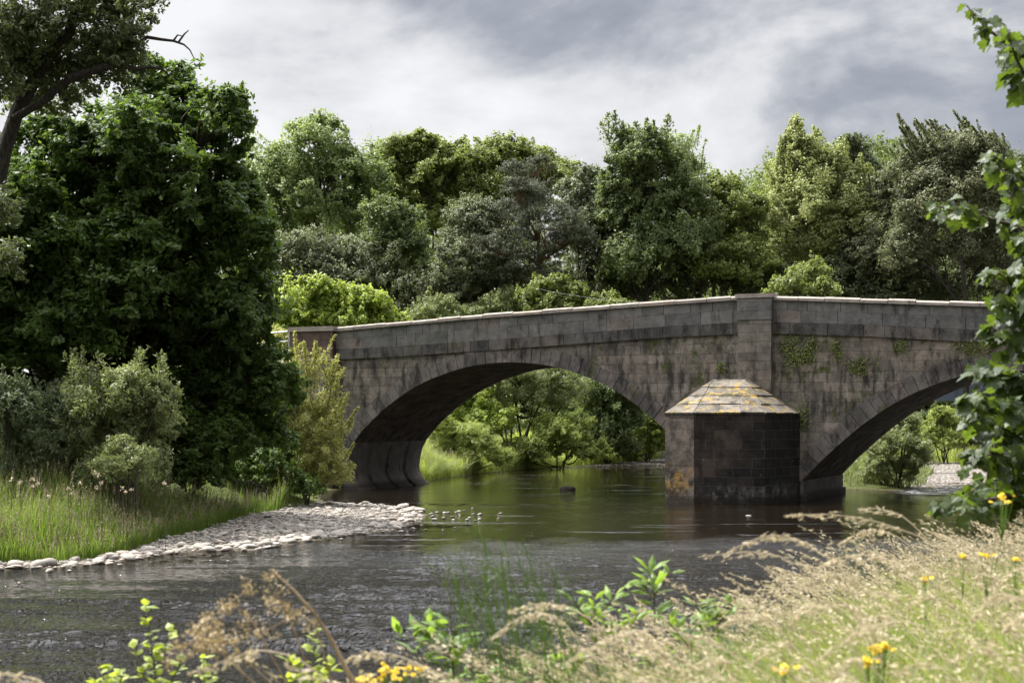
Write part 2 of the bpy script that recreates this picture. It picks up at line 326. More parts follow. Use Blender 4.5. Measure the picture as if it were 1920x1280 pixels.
def simple(name, c, rough=.5, metal=0):
    b = NB(name); p = b.pbr(c, rough, .5, out=False); p.node.inputs['Metallic'].default_value = metal; b.out(p); return b.m
M['galv'] = simple('galvanised rail', (.45,.46,.47), .45, .6)
M['girder'] = simple('blue grey painted girder', (.09,.11,.145), .5)
def stones_mat():
    b = NB('river stones'); P = b.tc(); n = b.noise(P, 7, 5, .6)
    oi = b.N.new('ShaderNodeObjectInfo').outputs['Random']
    v = b.math('FRACT', b.math('ADD', b.attr(), oi))
    c = b.ramp(v, [(0, (.13,.115,.10)), (.25, (.25,.225,.20)), (.6, (.37,.33,.29)), (.85, (.34,.27,.225)), (1, (.48,.445,.40))])
    c = b.mix(.5, c, b.mix(n, (.13,.12,.105), (.48,.445,.40)))
    z = b.sep(b.geo()['Position'])[2]
    c = b.mix(b.math('SUBTRACT', 1, b.step(z, .002, .014)), c, (.045,.038,.03))
    b.pbr(c, .8, .25, b.bump(n, .01)); return b.m
M['stone'] = stones_mat()
def ground_mat():
    b = NB('river bank earth'); P = b.geo()['Position']; g = b.attr('gravel')
    n = b.noise(P, .8, 6, .65); n2 = b.noise(P, 12, 4, .7)
    grass = b.mix(n, (.03,.045,.012), (.085,.10,.03)); grass = b.mix(.3, grass, b.mix(n2, (.02,.02,.01), (.12,.12,.05)))
    vo = b.N.new('ShaderNodeTexVoronoi'); b.set(vo.inputs['Vector'], P); vo.inputs['Scale'].default_value = 7
    vc = b.sep(vo.outputs['Color'])[0]
    grav = b.mix(vc, (.16,.145,.13), (.42,.385,.35)); grav = b.mix(b.step(vo.outputs['Distance'], .35, .6), grav, (.08,.07,.06))
    grav = b.mix(b.math('MULTIPLY', b.step(n, .55, .68), .6), grav, (.07,.08,.03))
    c = b.mix(g, grass, grav)
    z = b.sep(P)[2]; c = b.mix(b.math('SUBTRACT', 1, b.step(z, -.02, .06)), c, (.05,.038,.022))
    b.pbr(c, .95, .1, b.bump(b.math('SUBTRACT', n2, b.math('MULTIPLY', vo.outputs['Distance'], 1.5)), .05)); return b.m
M['ground'] = ground_mat()
def water_mat():
    b = NB('peaty river water'); P = b.geo()['Position']; s = b.sep(P)
    # broken, wind-ruffled water lies downstream (small y); a calmer pool lies in front of the bridge
    ed = b.noise(b.map(P, (.10,.05,1)), 1, 4, .6)
    far = b.math('ADD', s[1], b.math('MULTIPLY', b.math('SUBTRACT', ed, .5), 26))
    far = b.math('ADD', far, b.math('MULTIPLY', s[0], -.35))
    ruff = b.math('SUBTRACT', 1, b.step(far, 29, 43))
    # the shallow riffle that enters through the right arch
    rif = b.math('MULTIPLY', b.step(b.math('SUBTRACT', s[0], b.math('MULTIPLY', s[1], .12)), 8.2, 9.8), b.math('MULTIPLY', b.step(s[1], 66, 69), 1))
    rif = b.math('MAXIMUM', rif, 0)
    pat = b.noise(b.map(P, (.5,.16,1)), 1, 3, .6)
    amp = b.math('ADD', b.math('MULTIPLY', ruff, b.math('ADD', .6, b.math('MULTIPLY', pat, 3.6))), .07)
    amp = b.math('ADD', amp, b.math('MULTIPLY', rif, 1.4))
    lane = b.math('MULTIPLY', b.step(b.noise(b.map(P, (.22,1.1,1), rot=(0,0,-.2)), 1, 4, .6), .60, .68), .32)
    amp = b.math('ADD', amp, lane)
    w1 = b.noise(b.map(P, (15,7,1)), 1, 3, .6, .3); w2 = b.noise(b.map(P, (1.1,2.0,1)), 1, 3, .6, .3)
    hgt = b.math('ADD', b.math('MULTIPLY', w1, .75), b.math('MULTIPLY', w2, .5))
    nrm = b.bump(b.math('MULTIPLY', hgt, amp), .16)
    foam = b.math('MULTIPLY', b.step(b.noise(b.map(P, (1.6,3.2,1)), 1, 6, .75), .50, .60), rif)
    murk = b.mix(b.noise(P, .15, 3), (.004,.003,.0018), (.010,.007,.0032))
    c = b.mix(foam, murk, (.38,.39,.42))
    rgh = b.math('ADD', .02, b.math('MULTIPLY', b.math('MINIMUM', b.attr('ruff'), 1.6), .045)); p = b.pbr(c, rgh, .5, nrm, out=False); p.node.inputs['IOR'].default_value = 1.33
    b.out(p); return b.m
M['water'] = water_mat()

# ------------------------------------------------------------------ ground and water
shore_left = [(-140,0),(-60,20),(-25,29)] + [WP(*p) for p in ((-60,1074),(0,1068),(130,1064),(250,1050),(350,1034),(480,1032),(560,1018),(640,1006),(740,996),(790,976),(800,964),(780,953),(700,947),(620,944),(600,935))] + [(-8.6,70)]
TH = R(25); U2 = np.array([math.cos(TH), -math.sin(TH)]); N2 = np.array([math.sin(TH), math.cos(TH)]); B0 = np.array([11.617, 62.27])
def BL(s, t): p = B0 + s * U2 + t * N2; return (p[0], p[1])
shore_far = [BL(-21.3, 0), BL(-21.3, 7), (-3.6,84),(-1.5,91),(.2,95),(4.9,102.5),(10.4,105),(13.5,82),(14.9,72),(17.5,70),(19.9,73.5),(22.9,76),(26,78),(60,95),(140,110)]
shore_near = [(140,70),(40,62),(29,60),(27,54),(19,47),(10,32),(4,19),(0,12),(-8,6.5),(-20,2),(-60,-10),(-140,-40)]
WPOLY = np.array(shore_left + shore_far + shore_near)
GP1 = np.array([WP(*p) for p in ((-80,1076),(0,1068),(130,1064),(250,1050),(350,1034),(480,1032),(560,1018),(640,1006),(740,996),(790,976),(800,964),(780,953),(700,947),(620,944),(540,948),(480,952),(440,968),(330,992),(205,1020),(120,1030),(0,1034),(-80,1040))])
GP2 = np.array([(3.8,101),(10.6,103.5),(13,108),(11,116),(6.5,108)])
GP3 = np.array([(18.3,71.5),(23,75),(29,78),(50,100),(50,150),(30,150),(27.5,112),(21.3,84)])
def seg_dist(P, poly, closed=True):
    d = np.full(len(P), 1e9); n = len(poly); idx = np.zeros(len(P), int)
    for i in range(n if closed else n - 1):
        a = poly[i]; b = poly[(i + 1) % n]; ab = b - a; t = np.clip(((P - a) @ ab) / (ab @ ab + 1e-12), 0, 1)
        q = np.linalg.norm(P - a - t[:, None] * ab, axis=1); m = q < d; d[m] = q[m]; idx[m] = i
    return d, idx
def inside(P, poly):
    x, y = P[:, 0], P[:, 1]; c = np.zeros(len(P), bool); n = len(poly)
    for i in range(n):
        x1, y1 = poly[i]; x2, y2 = poly[(i + 1) % n]
        with np.errstate(divide='ignore', invalid='ignore'):
            c ^= ((y1 > y) != (y2 > y)) & (x < (x2 - x1) * (y - y1) / (y2 - y1 + 1e-12) + x1)
    return c
def sdf(P, poly):
    d, i = seg_dist(P, poly); return np.where(inside(P, poly), -d, d), i
def sstep(a, b, x): t = np.clip((x - a) / (b - a), 0, 1); return t * t * (3 - 2 * t)
NN = len(WPOLY); NEAR0 = len(shore_left) + len(shore_far)
def terrain(x, y):
    P = np.stack([np.ravel(x), np.ravel(y)], 1).astype(float)
    dw, iw = sdf(P, WPOLY)
    dg = np.minimum(np.minimum(sdf(P, GP1)[0], sdf(P, GP2)[0]), sdf(P, GP3)[0])
    near = (iw >= NEAR0 - 1) | ((P[:, 1] < 20) & (P[:, 0] > -30) & (dw > 0) & (iw >= NEAR0 - 1))
    d2 = np.minimum(np.maximum(dw, 0), np.maximum(dg, 0))
    zn = 2.27 * sstep(0, 5.0, dw)
    zf = .01 + np.minimum(.022 * np.maximum(dw, 0), .14) + 1.15 * sstep(0, 4.5, d2) + .8 * sstep(25, 70, d2) 
    z = np.where(near, zn, zf)
    z = np.where(dw < 0, -.9 * sstep(0, 3.5, -dw) - .02, z)
    # approach embankment of the bridge at the left end
    d = P - B0; s_ = d @ U2; t_ = d @ N2
    emb = sstep(-1.5, .8, t_) * (1 - sstep(6.2, 9.5, t_)) * (1 - sstep(-23.5, -22, s_)); z = np.maximum(z, emb * (5.9 - .02 * np.maximum(0, -22 - s_)) - .5 * (1 - emb))
    embr = sstep(-1.5, .8, t_) * (1 - sstep(6.2, 9.5, t_)) * sstep(19.2, 21, s_); z = np.maximum(z, embr * 6.0 - .5 * (1 - embr))
    # wooded hill to the right, far behind
    z += 40 * np.exp(-(((P[:, 0] - 75) / 55) ** 2 + ((P[:, 1] - 330) / 70) ** 2)) + 9 * sstep(150, 400, P[:, 1])
    z += (np.sin(P[:, 0] * .9 + 1) * np.cos(P[:, 1] * .7) * .05) * (dw > 1)
    grav = (dg < .15) & (dw > -4)
    return z, grav, dw, d2
def gz(x, y): return float(terrain([x], [y])[0][0])
def lin(a, b, n): return np.linspace(a, b, n, endpoint=False)
xs = np.concatenate([lin(-420,-60,24), lin(-60,-26,34), lin(-26,30,190), lin(30,60,30), lin(60,430,25), [430]])
ys = np.concatenate([lin(-60,-4,16), lin(-4,14,60), lin(14,30,24), lin(30,66,120), lin(66,112,100), lin(112,160,30), lin(160,620,40), [620]])
gx, gy = np.meshgrid(xs, ys); z, gr, dw, _ = terrain(gx, gy)
nx, ny = len(xs), len(ys)
i = np.arange(ny - 1)[:, None] * nx + np.arange(nx - 1)[None]
Fq = np.stack([i, i + 1, i + nx + 1, i + nx], -1).reshape(-1, 4)
go = mesh_np('ground', np.stack([gx.ravel(), gy.ravel(), z], 1), Fq, M['ground'], smooth=True); tag(go, kind='structure')
ga = go.data.attributes.new('gravel', 'FLOAT', 'POINT'); ga.data.foreach_set('value', gr.astype(np.float32))
def water_mesh():
    r = np.random.RandomState(21)
    wx = np.concatenate([lin(-400,-16,20), lin(-16,-11,60), lin(-11,11.5,560), lin(11.5,30,150), lin(30,400,20), [400]]); wy = np.concatenate([lin(-60,18,8), lin(18,42,600), lin(42,84,420), lin(84,130,16), [130]])
    X, Y = np.meshgrid(wx, wy)
    def field(sc, n, sd):
        q = np.random.RandomState(sd); f = 0
        for _ in range(n): a = q.uniform(0, 6.28); k = sc * q.uniform(.5, 1.6); f = f + np.sin(k * (np.cos(a) * X + 2.2 * np.sin(a) * Y) + q.uniform(0, 6.28))
        return f / math.sqrt(n / 2)
    edge = Y + np.where(X < -2, 1.7 * (-2 - X), 1.0 * (X + 2)) + field(.22, 6, 1) * 2.5
    ruff = 1 - .9 * sstep(31, 42, edge) * sstep(24, 30, Y); gust = np.clip(1.05 + .75 * field(.28, 8, 2) + .35 * field(1.1, 8, 3), .12, 2.0)
    lanes = np.clip(field(.5, 7, 5) - 1.15, 0, 1) * .5 * sstep(30, 40, Y)
    def streak(sd, n=9):
        q = np.random.RandomState(sd); f = 0
        for _ in range(n): f = f + np.sin(q.uniform(.15, .9) * X * q.choice([-1, 1]) + q.uniform(1.2, 5.5) * Y + q.uniform(0, 6.28) + .8 * np.sin(.7 * X + q.uniform(0, 6)))
        return f / math.sqrt(n / 2)
    gust = gust * np.clip(.75 + .5 * streak(11), .12, 2.0)
    amp = ruff * gust + lanes + .035
    amp *= sstep(16, 18, Y) * (1 - sstep(60, 65, Y)) * sstep(-15, -13.5, X) * (1 - sstep(17, 19, X))
    def waves(n, l0, l1, slope, a0, a1, sd):
        r = np.random.RandomState(sd); Z = 0
        for _ in range(n):
            lam = r.uniform(l0, l1); k = 2 * np.pi / lam; a = R(r.normal(a0, a1))
            Z = Z + (slope / k * np.sin(k * (np.cos(a) * X + np.sin(a) * Y) + r.uniform(0, 6.28) + 1.2 * np.sin(X * r.uniform(.5, 2.2) + Y * r.uniform(.4, 2.0) + r.uniform(0, 6)))).astype(np.float32)
        return Z
    near_ = 1 - sstep(38, 42, Y)
    fine = waves(46, .11, .22, .027, 75, 36, 31) * near_; mid = waves(30, .18, .6, .040, 86, 18, 32); 
    rif = sstep(8.2, 9.8, X - .12 * Y) * sstep(65, 68, Y) * (1 - sstep(80, 83, Y)) * (1 - sstep(28, 29.5, X))
    Z = fine + mid + waves(14, .5, 1.3, .05, 84, 40, 33) * 0
    Z = Z * amp + waves(16, .5, 1.3, .05, 84, 40, 33) * rif
    nx, ny = len(wx), len(wy); i = np.arange(ny - 1)[:, None] * nx + np.arange(nx - 1)[None]
    wob = (mesh_np('river_water', np.stack([X.ravel(), Y.ravel(), Z.ravel()], 1), np.stack([i, i + 1, i + nx + 1, i + nx], -1).reshape(-1, 4), M['water'], smooth=True)); tag(wob, kind='structure')
    q = wob.data.attributes.new('ruff', 'FLOAT', 'POINT'); q.data.foreach_set('value', np.clip(amp + rif * .8, 0, 3).ravel().astype(np.float32))
water_mesh()

# ------------------------------------------------------------------ the bridge (local: x along the face, y into the bridge, z up)
bridge = empty('stone_bridge', (B0[0], B0[1], 0), -TH)
tag(bridge, 'old weathered sandstone arch bridge with two arches crossing the dark river', 'bridge')
W = 7.0
LP = np.array([(0,5.77),(1,5.72),(1.85,5.62),(2.7,5.42),(3.6,5.15),(4.55,4.76),(5.5,4.24),(6.45,3.55),(7.2,2.92),(7.8,2.25),(8.15,1.75),(8.32,1.25),(8.35,1.0)])
RP = np.array([(0,5.15),(1,5.11),(1.7,5.02),(2.38,4.86),(3.07,4.62),(3.78,4.33),(4.48,3.97),(5.2,3.52),(5.92,2.99),(6.64,2.38),(7.39,1.7),(8.1,.97),(8.3,.75)])
def arch(s):
    """soffit height at s, or None on solid masonry"""
    for c, p in ((-13.0, LP), (8.3, RP)):
        d = abs(s - c)
        if d < p[-1][0] - 1e-6: return float(np.interp(d, p[:, 0], p[:, 1]))
    return None
copS = [(-24.6,7.36),(-21.8,7.48),(-18.06,7.69),(-14.8,7.87),(-12.1,7.98),(-9.3,8.09),(-5.5,8.24),(-2.6,8.34),(-1.1,8.30),(2.97,8.04),(7.15,7.78),(12,7.5),(20,7.0)]
strS = [(-24.6,5.96),(-21.8,5.99),(-18.06,6.09),(-14.8,6.24),(-12.1,6.36),(-9.8,6.48),(-5.6,6.68),(-2.6,6.76),(-1.1,6.74),(2.97,6.53),(5.92,6.30),(12,5.95),(20,5.5)]
def I(tab, s): return float(np.interp(s, [a for a, _ in tab], [b for _, b in tab]))
# spandrel walls, near and far face
def curve_pts(c, P):
    r = [(c + d, zz) for d, zz in P]; l = [(c - d, zz) for d, zz in P[::-1]]
    return l[:-1] + r
def dense(C, k=3):
    out = []
    for (a, b), (c, d) in zip(C[:-1], C[1:]):
        for j in range(k): out.append((a + (c - a) * j / k, b + (d - b) * j / k))
    return out + [C[-1]]
def smooth(C, it=6):
    C = np.array(C, float)
    for _ in range(it): C[1:-1] = .25 * C[:-2] + .5 * C[1:-1] + .25 * C[2:]
    return [tuple(c) for c in C]
CL = smooth(dense(curve_pts(-13.0, LP), 4)); CR = smooth(dense(curve_pts(8.3, RP), 4))
def wall(y, flip):
    a = Acc(); top = lambda s: I(strS, s) + .03
    cols = []
    for s in np.arange(-24.4, -21.35, .5): cols.append((s, -1.0))
    cols.append((-21.351, -1.0)); cols += CL
    cols.append((-4.649, -1.0)); cols += [(s, -1.0) for s in np.arange(-4, 0, .5)] + [(-.001, -1.0)]
    cols += CR; cols += [(16.601, -1.0), (18, -1.0), (20, -1.0)]
    V = []
    for s, b in cols: V += [(s, y, b), (s, y, top(s))]
    n = len(cols); Fs = [(2*k, 2*k+2, 2*k+3, 2*k+1) if not flip else (2*k+1, 2*k+3, 2*k+2, 2*k) for k in range(n-1)]
    # split faces that straddle a springing so the opening stays open
    a.add(V, Fs); return a
uvs = lambda V: np.stack([V[:, 0], V[:, 2]], 1)
wa = wall(0, False); wb = wall(W, True)
wa.build('spandrel_wall', M['wall'], bridge, uvf=uvs); wb.build('spandrel_wall', M['wall'], bridge, uvf=uvs)
for C, nm in ((CL, 'left'), (CR, 'right')):
    pts = [(C[0][0], -1.0)] + list(C) + [(C[-1][0], -1.0)]
    P = np.array(pts); ln = np.concatenate([[0], np.cumsum(np.linalg.norm(np.diff(P, axis=0), axis=1))])
    T = np.linspace(0, W, 15); V = []; uv = []
    for k, (s, zz) in enumerate(pts):
        for t in T: V.append((s, t, zz)); uv.append((t, ln[k]))
    n, m = len(pts), len(T); i = np.arange(n-1)[:, None]*m + np.arange(m-1)[None]
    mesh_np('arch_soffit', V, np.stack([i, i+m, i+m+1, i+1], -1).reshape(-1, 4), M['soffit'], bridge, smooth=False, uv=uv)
# ring of voussoirs, near face (and far face)
def ring(C, y0, y1, zmin):
    a = Acc(); P = np.array(C); ln = np.concatenate([[0], np.cumsum(np.linalg.norm(np.diff(P, axis=0), axis=1))])
    x = 0
    while x < ln[-1] - .1:
        w = random.uniform(.40, .52); x2 = min(x + w, ln[-1])
        e = random.uniform(.0, .035); th = random.uniform(.58, .70)
        q = []
        for t in (x + .012, x2 - .012):
            p = np.array([np.interp(t, ln, P[:, 0]), np.interp(t, ln, P[:, 1])]); p2 = np.array([np.interp(min(t+.05, ln[-1]), ln, P[:, 0]), np.interp(min(t+.05, ln[-1]), ln, P[:, 1])]); p1 = np.array([np.interp(max(t-.05, 0), ln, P[:, 0]), np.interp(max(t-.05, 0), ln, P[:, 1])])
            d = p2 - p1; d /= np.linalg.norm(d); nn = np.array([-d[1], d[0]]); q.append((p - nn * .012, p + nn * th))
        (a0, a1), (b0, b1) = q; ya = y0 - e
        V = [(a0[0],ya,a0[1]),(b0[0],ya,b0[1]),(b1[0],ya,b1[1]),(a1[0],ya,a1[1]),(a0[0],y1,a0[1]),(b0[0],y1,b0[1]),(b1[0],y1,b1[1]),(a1[0],y1,a1[1])]
        a.add(V, [(0,1,2,3),(7,6,5,4),(0,4,5,1),(1,5,6,2),(2,6,7,3),(3,7,4,0)], random.random())
        x = x2
    return a
ring(CL, -.035, .12, 1).build('arch_ring', M['ring'], bridge); ring(CR, -.035, .12, .8).build('arch_ring', M['ring'], bridge)
ring(CL, W - .12, W + .04, 1).build('arch_ring', M['ring'], bridge); ring(CR, W - .12, W + .04, .8).build('arch_ring', M['ring'], bridge)
# string course, parapet, coping
def course(fb, ft, y0, y1, lo, hi, s0, s1, jit=.004, skip=()):
    a = Acc(); s = s0
    while s < s1 - .05:
        e = min(s + random.uniform(lo, hi), s1); g = .010; j = random.uniform(0, jit)
        a.box(s + g, e - g, y0 - j, y1 + j, fb(s), ft(s), random.random(), (fb(e) - fb(s), ft(e) - ft(s))); s = e
    return a
def merge(*A):
    o = Acc()
    for a in A:
        base = 0
        V = np.concatenate(a.V)
        n0 = o.n
        o.V.append(V)
        for k in a.F:
            for f, at in zip(a.F[k], a.A[k]): o.F.setdefault(k, []).append(f + n0); o.A.setdefault(k, []).append(at)
        o.n += len(V)
    return o
sb = lambda s: I(strS, s); stt = lambda s: I(strS, s) + .46; sm = lambda s: I(strS, s) + .24
ct = lambda s: I(copS, s); cb = lambda s: I(copS, s) - .2; pm = lambda s: (stt(s) + cb(s)) / 2 + .05
S0, S1 = -21.8, 20
for y0, y1 in ((-.10, .42), (W - .42, W + .10)):
    course(sb, lambda s: stt(s) - .01, y0, y1, .8, 1.6, S0, S1, .012).build('string_course', M['string'], bridge)
    yi = .025 if y0 < 1 else 0
    merge(course(stt, lambda s: pm(s) - .006, y0 + .05, y1 - .04, .9, 1.9, S0, S1, .01), course(pm, lambda s: cb(s) - .004, y0 + .05, y1 - .04, .8, 1.7, S0, S1, .01)).build('parapet', M['parapet'], bridge)
    # coping: chamfered slabs
    a = Acc(); s = S0
    while s < S1 - .05:
        e = min(s + random.uniform(1.0, 1.7), S1); g = .012; ya, yb = y0 - .03 - random.uniform(0, .03), y1 + .03; jz = random.uniform(-.03, .015)
        V = []
        for x in (s + g, e - g):
            V += [(x, ya, cb(x)), (x, ya, ct(x) - .07 + jz), (x, ya + .16, ct(x) + jz), (x, yb - .16, ct(x) + jz), (x, yb, ct(x) - .07 + jz), (x, yb, cb(x))]
        a.add(V, [(k, (k+1) % 6, 6 + (k+1) % 6, 6 + k) for k in range(6)], r := random.random())
        a.add(V, [(5,4,3,2,1,0), (6,7,8,9,10,11)], r); s = e
    a.build('coping', M['coping'], bridge)
# deck and end fill
a = Acc()
for s in np.arange(-24.4, 20, 1.0): a.box(s, s + 1.0, .43, W - .43, sb(s) - .3, sb(s) + .3, .5, (sb(s+1)-sb(s),)*2)
a.build('road_deck', M['ground'], bridge)
# pilasters
def block_pier(s0, s1, y0, y1, z0, z1, hh, mat, name, top=None):
    a = Acc(); zz = z0; k = 0
    while zz < z1 - .05:
        h = min(random.uniform(hh * .85, hh * 1.15), z1 - zz)
        if z1 - zz - h < .12: h = z1 - zz
        cut = s0 + (s1 - s0) * (.33 if k % 2 else .62) + random.uniform(-.08, .08)
        j = random.uniform(0, .012)
        a.box(s0, cut - .004, y0 - j, y1, zz + .004, zz + h - .004, random.random()); j = random.uniform(0, .012)
        a.box(cut + .004, s1, y0 - j, y1, zz + .004, zz + h - .004, random.random())
        zz += h; k += 1
    return a.build(name, mat, bridge)
block_pier(-2.52, -1.14, -.28, .3, 2.9, 7.30, .40, M['pilaster'], 'pilaster')
block_pier(-2.55, -1.11, -.31, .52, 7.302, 8.19, .42, M['parapet'], 'pilaster')
a = Acc(); a.box(-2.62, -1.04, -.36, .56, 8.195, 8.36, .4); a.build('pilaster_cap', M['coping'], bridge)
block_pier(-24.1, -21.78, -.34, .3, -.6, 5.93, .42, M['pilaster'], 'pilaster')
a = Acc(); a.box(-24.2, -21.72, -.42, .3, 5.935, 6.04, .8); a.build('pilaster_band', M['coping'], bridge)
block_pier(-24.1, -21.78, -.34, .55, 6.045, 7.30, .62, M['redstone'], 'pilaster')
a = Acc(); a.box(-24.2, -21.7, -.40, .6, 7.305, 7.52, .4); a.build('pilaster_cap', M['coping'], bridge)
# cutwater: five sided nose in front of the pier with a sloping lichen covered cap
cw = [(-4.62, .0), (-4.59, -3.3), (-3.19, -3.93), (-.6, -3.11), (-.02, .0)]
ZC = 3.47
bw = empty('cutwater', (0, 0, 0)); bw.parent = bridge
a = Acc(); V = []; UV = []; ln = 0
faces = []
for k, (s, t) in enumerate(cw):
    if k: ln += math.dist(cw[k-1], cw[k])
    V += [(s, t, -1.0), (s, t, ZC)]; UV += [(ln, -1.0), (ln, ZC)]
    if k: faces.append((2*k-2, 2*k, 2*k+1, 2*k-1))
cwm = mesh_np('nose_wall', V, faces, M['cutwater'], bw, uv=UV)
def on_plane(px, py, t):      # photo point on the plane y = t of the bridge
    a_ = (px - 960) / F; Y = (t + B0 @ N2) / (a_ * N2[0] + N2[1]); X = a_ * Y
    d = np.array([X, Y]) - B0; return (d @ U2, t, CZ + (H0 - py) / F * Y)
T1 = on_plane(1338, 713, -.5); T2 = on_plane(1399, 713, -.5); ZT = T1[2]
capb = [(s + (s + 2.3) * .005, t * 1.008 if t < -1 else t, ZC + .004) for s, t in cw]
a = Acc()
def lay(bot, top, nrow, ncol_len):
    """sloping courses of slabs between a bottom edge and a top edge, each row lapping the one below"""
    b0, b1 = [np.array(q, float) for q in bot]; t0, t1 = [np.array(q, float) for q in top]
    nrm = np.cross(b1 - b0, (t0 + t1) / 2 - (b0 + b1) / 2); nrm /= np.linalg.norm(nrm)
    for r in range(nrow):
        f0, f1 = r / nrow, (r + 1) / nrow
        p0, p1 = b0 + (t0 - b0) * f0, b1 + (t1 - b1) * f0; q0, q1 = b0 + (t0 - b0) * f1, b1 + (t1 - b1) * f1
        L_ = np.linalg.norm(p1 - p0); nc = max(1, int(round(L_ / ncol_len)))
        cut = np.concatenate([[0], np.sort((np.arange(1, nc) + rs.uniform(-.2, .2, nc - 1)) / nc), [1]]) if nc > 1 else np.array([0, 1.])
        for c in range(nc):
            g = .006 / max(L_, .1); u0, u1 = cut[c] + g, cut[c + 1] - g; th_lo = .075 + rs.uniform(-.018, .018); th_hi = .045 + rs.uniform(-.01, .01)
            A = p0 + (p1 - p0) * u0; B = p0 + (p1 - p0) * u1; Cc = q0 + (q1 - q0) * u1; D = q0 + (q1 - q0) * u0
            V = [A, B, Cc, D, A + nrm * th_lo, B + nrm * th_lo, Cc + nrm * th_hi, D + nrm * th_hi]
            a.add(V, [(0,3,2,1),(4,5,6,7),(0,1,5,4),(1,2,6,5),(2,3,7,6),(3,0,4,7)], rs.rand())
T1b = (T1[0], -.28, ZT); T2b = (T2[0], -.28, ZT)
lay((capb[0], capb[1]), (T1b, T1), 4, .8); lay((capb[1], capb[2]), (T1, T1), 4, .9); lay((capb[2], capb[3]), (T1, T2), 4, .85); lay((capb[3], capb[4]), (T2, T2b), 4, .9)
a.add([capb[k] for k in range(5)], [(0,1,2,3,4)], .2)
a.add([np.array(T1b)+(0,0,.05), np.array(T1)+(0,0,.05), np.array(T2)+(0,0,.05), np.array(T2b)+(0,0,.05)], [(0,1,2,3)], .6)
a.build('cutwater_cap', M['cap'], bw)
# footings under the arches: buttressed left abutment with flared skirts
a = Acc(); tt = np.linspace(-.05, W + .1, 90); zz = np.array([-.8, .02, .12, .3, .5, .7, .9, 1.3, 1.7, 2.15])
def rib(t): ph = (t / 1.75) % 1.0; return np.where((ph < .1), 0, 1.0) * (.16 + .10 * np.sin(np.pi * np.clip((ph - .1) / .9, 0, 1)))
V = []
for t in tt:
    for zq in zz:
        flare = .42 * max(0, 1 - zq / .75) ** 1.7 + (.08 if zq < .1 else 0); fade = np.clip((2.15 - zq) / .7, 0, 1)
        base = np.interp(zq, [p[1] for p in CL[:40]], [p[0] for p in CL[:40]]) if zq > 1.0 else -21.35
        V.append((base + float(rib(t)) * fade * (1 + flare * 1.6) + flare * .9 * (1 if rib(t) > 0 else .5) + .004, t, zq))
n, m = len(tt), len(zz); i = np.arange(n-1)[:, None]*m + np.arange(m-1)[None]
Q = np.stack([i, i+m, i+m+1, i+1], -1).reshape(-1, 4); a.add(V, Q, .4)
V0 = [v for v in V[:m]]; a.add(V0 + [(-21.35, -.05, zq) for zq in zz], [(k, k+1, m+k+1, m+k) for k in range(m-1)], .4)
V0 = [v for v in V[-m:]]; a.add(V0 + [(-21.35, W+.1, zq) for zq in zz], [(k+1, k, m+k, m+k+1) for k in range(m-1)], .4)
a.build('abutment_footing', M['footing'], bridge, smooth=True)
a = Acc(); a.box(.01, .22, -.02, W + .05, -.8, .26, .4); a.box(.01, .10, -.02, W+.05, .264, .80, .3); a.build('pier_footing', M['footing'], bridge)

# railing on the road beyond the left pilaster
rail = empty('metal_railing', (*BL(-24.1, .1), 6.0), -TH); tag(rail, 'galvanised three-bar metal railing beside the road left of the bridge end', 'railing')
def rp(k, s): return (s, .0 + .012 * s * s, k)
for zz_ in (1.38, .93, .47):
    a = Acc(); a.tube([(s, .012*s*s, zz_ + .055 * s) for s in np.linspace(-.05, -7.5, 12)], .032, 6); a.build('rail_bar', M['galv'], rail, smooth=True)
for s in (-.35, -2.4, -4.5, -6.8):
    a = Acc(); a.tube([(s, .012*s*s + .04, -1.2), (s, .012*s*s + .04, 1.40 + .055*s)], .04, 6); a.build('post', M['galv'], rail)

# second, steel bridge glimpsed through the right arch
g2 = empty('girder_bridge', (30, 118, 0), R(-12)); tag(g2, 'blue-grey steel girder bridge on brown piers glimpsed through the right arch', 'bridge')
a = Acc()
for x in (-3, ):
    a.box(-4, 24, 0, .3, 4.55, 6.3, .5); a.box(-4, 24, -.15, .45, 4.45, 4.549, .5); a.box(-4, 24, -.15, .45, 6.301, 6.4, .5)
for s in np.arange(-3.5, 24, 1.8): a.box(s, s + .06, -.12, -.001, 4.551, 6.299, .5)
a.build('girder', M['girder'], g2)
a = Acc(); a.box(-4, 24, .46, 5, 6.0, 6.35, .5); a.build('deck', M['girder'], g2)
for s in (-3.2, 16):
    a = Acc(); a.box(s, s + 1.1, .0, 3, -1, 4.44, .7); a.box(s - .12, s + 1.22, -.1, 3.1, -1, .9, .5); a.build('pier', M['redstone'], g2)
# overhead wire behind the bridge
a = Acc(); p0, p1 = PX(1090, 556, 86), PX(1480, 545, 86); a.tube([p0 + (p1 - p0) * t + np.array([0, 0, -.5 * 4 * t * (1 - t)]) for t in np.linspace(-.2, .95, 24)], .0045, 4)
tag(a.build('overhead_wire', M['galv']), 'thin overhead wire hanging in front of the trees above the parapet', 'wire')

